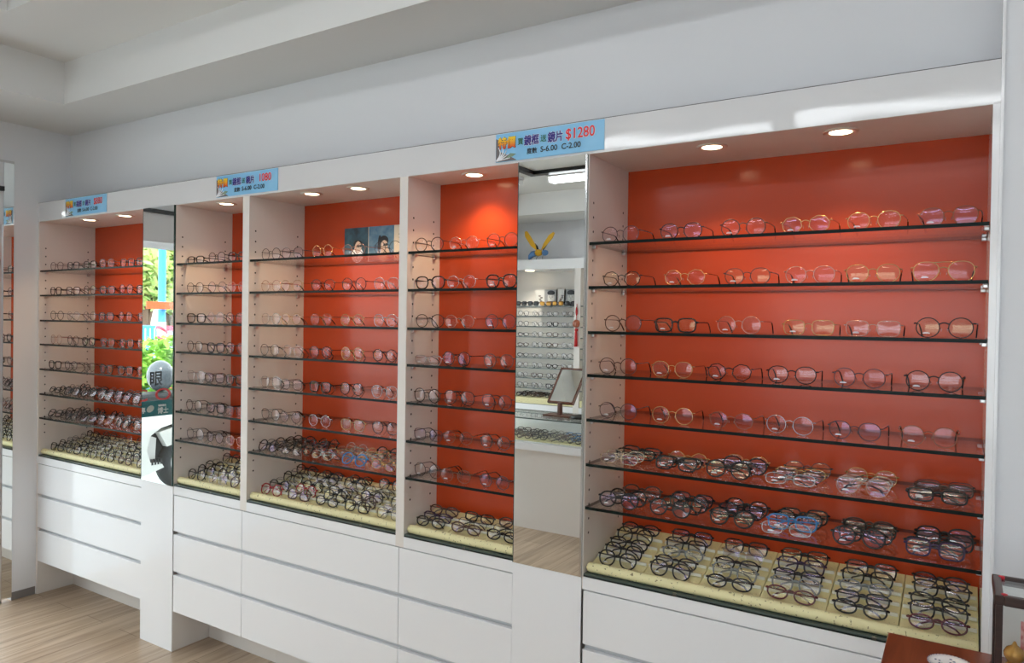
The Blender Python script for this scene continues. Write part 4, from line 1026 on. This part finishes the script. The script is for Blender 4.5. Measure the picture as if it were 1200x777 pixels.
B1('sign_plate', (-7.43, -3.48, 1.71), (-7.41, -3.03, 1.80), M['signorange'], t); B1('bracket', (-7.46, -3.30, 1.73), (-7.43, -3.26, 1.78), M['steel'], t)
t = thing('blue_barrier', 'blue striped barrier post outside, seen in the slim mirror', 'barrier', (-8.2, -3.5, -.01))
MB().box((-8.24, -3.63, .60), (-8.16, -3.40, 1.50), M['poleblue'], .02).build('panel', t)
for q in range(3): B1('stripe', (-8.158, -3.60+q*.065, .64), (-8.155, -3.585+q*.065, 1.46), M['whitepaint'], t)
MB().tube([(-8.2, -3.52, -.01), (-8.2, -3.52, .62)], .03, M['steel'], 10).build('stand', t)
MB().box((-8.35, -3.65, -.01), (-8.05, -3.38, .05), M['rubber'], .01).build('foot', t)
t = thing('parked_car', 'red car parked across the street, seen in the slim mirror', 'car', (-11.2, -5.2, -.01))
prof = [(-6.9, .35), (-6.9, .80), (-6.3, .92), (-5.95, 1.45), (-4.6, 1.48), (-4.0, 1.0), (-3.3, .88), (-3.2, .35)]
n = len(prof); vs = [(-10.5, y, z) for y, z in prof]+[(-12.0, y, z) for y, z in prof]
MB().add(vs, [tuple(range(n)), tuple(range(2*n-1, n-1, -1))]+[(i, n+i, n+(i+1) % n, (i+1) % n) for i in range(n)], M['carred']).build('body', t)
B1('side_window', (-10.495, -5.85, 1.02), (-10.485, -4.65, 1.38), M['carglass'], t); B1('number_plate', (-10.49, -5.4, .55), (-10.48, -5.0, .68), M['whitepaint'], t)
for yy in (-6.2, -3.9): MB().lathe([(.10, -.1), (.30, -.1), (.32, 0), (.30, .1), (.10, .1)], (-10.55, yy, .31), M['rubber'], 20, 'x').build('wheel', t, True)
t = thing('apartment_building', 'pale building across the street, seen in the slim mirror', 'building', (-22, -12, -.01))
B1('facade', (-26, -24, -.01), (-21, -4, 9), M['building'], t)
for yy in (-15.5, -13.2, -11.0, -8.8):
    for zz in (1.2, 3.4): B1('window', (-21.0, yy, zz), (-20.96, yy+1.2, zz+1.3), M['winblue'], t)

# ------------------------------------------------------------------ light
wd = bpy.data.worlds.new('daylight'); SC.world = wd; wd.use_nodes = True
bg = wd.node_tree.nodes['Background']; bg.inputs[0].default_value = (.86, .94, 1.0, 1); bg.inputs[1].default_value = 2.8
sun = bpy.data.lights.new('sun', 'SUN'); sun.energy = 3.2; sun.angle = .01; sun.color = (1, .97, .92)
so = bpy.data.objects.new('sun', sun); COL.objects.link(so)
so.rotation_euler = Vector((-.45, -.42, -.80)).to_track_quat('-Z', 'Y').to_euler()

# ------------------------------------------------------------------ camera
YAW, PIT, ROL, F = .5587, -.012, .0149, 846.0362
cd = bpy.data.cameras.new('camera'); co = bpy.data.objects.new('camera', cd); COL.objects.link(co)
cd.sensor_fit = 'HORIZONTAL'; cd.sensor_width = 36; cd.lens = 36*F/1200; cd.clip_start = .02; cd.clip_end = 200
cy, sy, cp, sp_ = math.cos(YAW), math.sin(YAW), math.cos(PIT), math.sin(PIT)
fwd = Vector((-sy*cp, cy*cp, sp_)); right = Vector((cy, sy, 0)); up = right.cross(fwd)
r2 = right*math.cos(ROL)+up*math.sin(ROL); u2 = -right*math.sin(ROL)+up*math.cos(ROL)
co.matrix_world = Matrix(((r2.x, u2.x, -fwd.x, 1.01547), (r2.y, u2.y, -fwd.y, -2.07364), (r2.z, u2.z, -fwd.z, 1.60459), (0, 0, 0, 1)))
SC.camera = co

cy_ = SC.cycles
cy_.max_bounces = 10; cy_.diffuse_bounces = 4; cy_.glossy_bounces = 5; cy_.transmission_bounces = 4; cy_.transparent_max_bounces = 40
cy_.caustics_reflective = False; cy_.caustics_refractive = False; cy_.sample_clamp_indirect = 6; cy_.use_denoising = True
vs_ = SC.view_settings
vs_.view_transform = 'Standard'; vs_.look = 'None'; vs_.gamma = 1; vs_.use_curve_mapping = False; vs_.exposure = 0.68
print('eyeglasses placed one by one:', COUNT, 'objects:', len(bpy.data.objects))
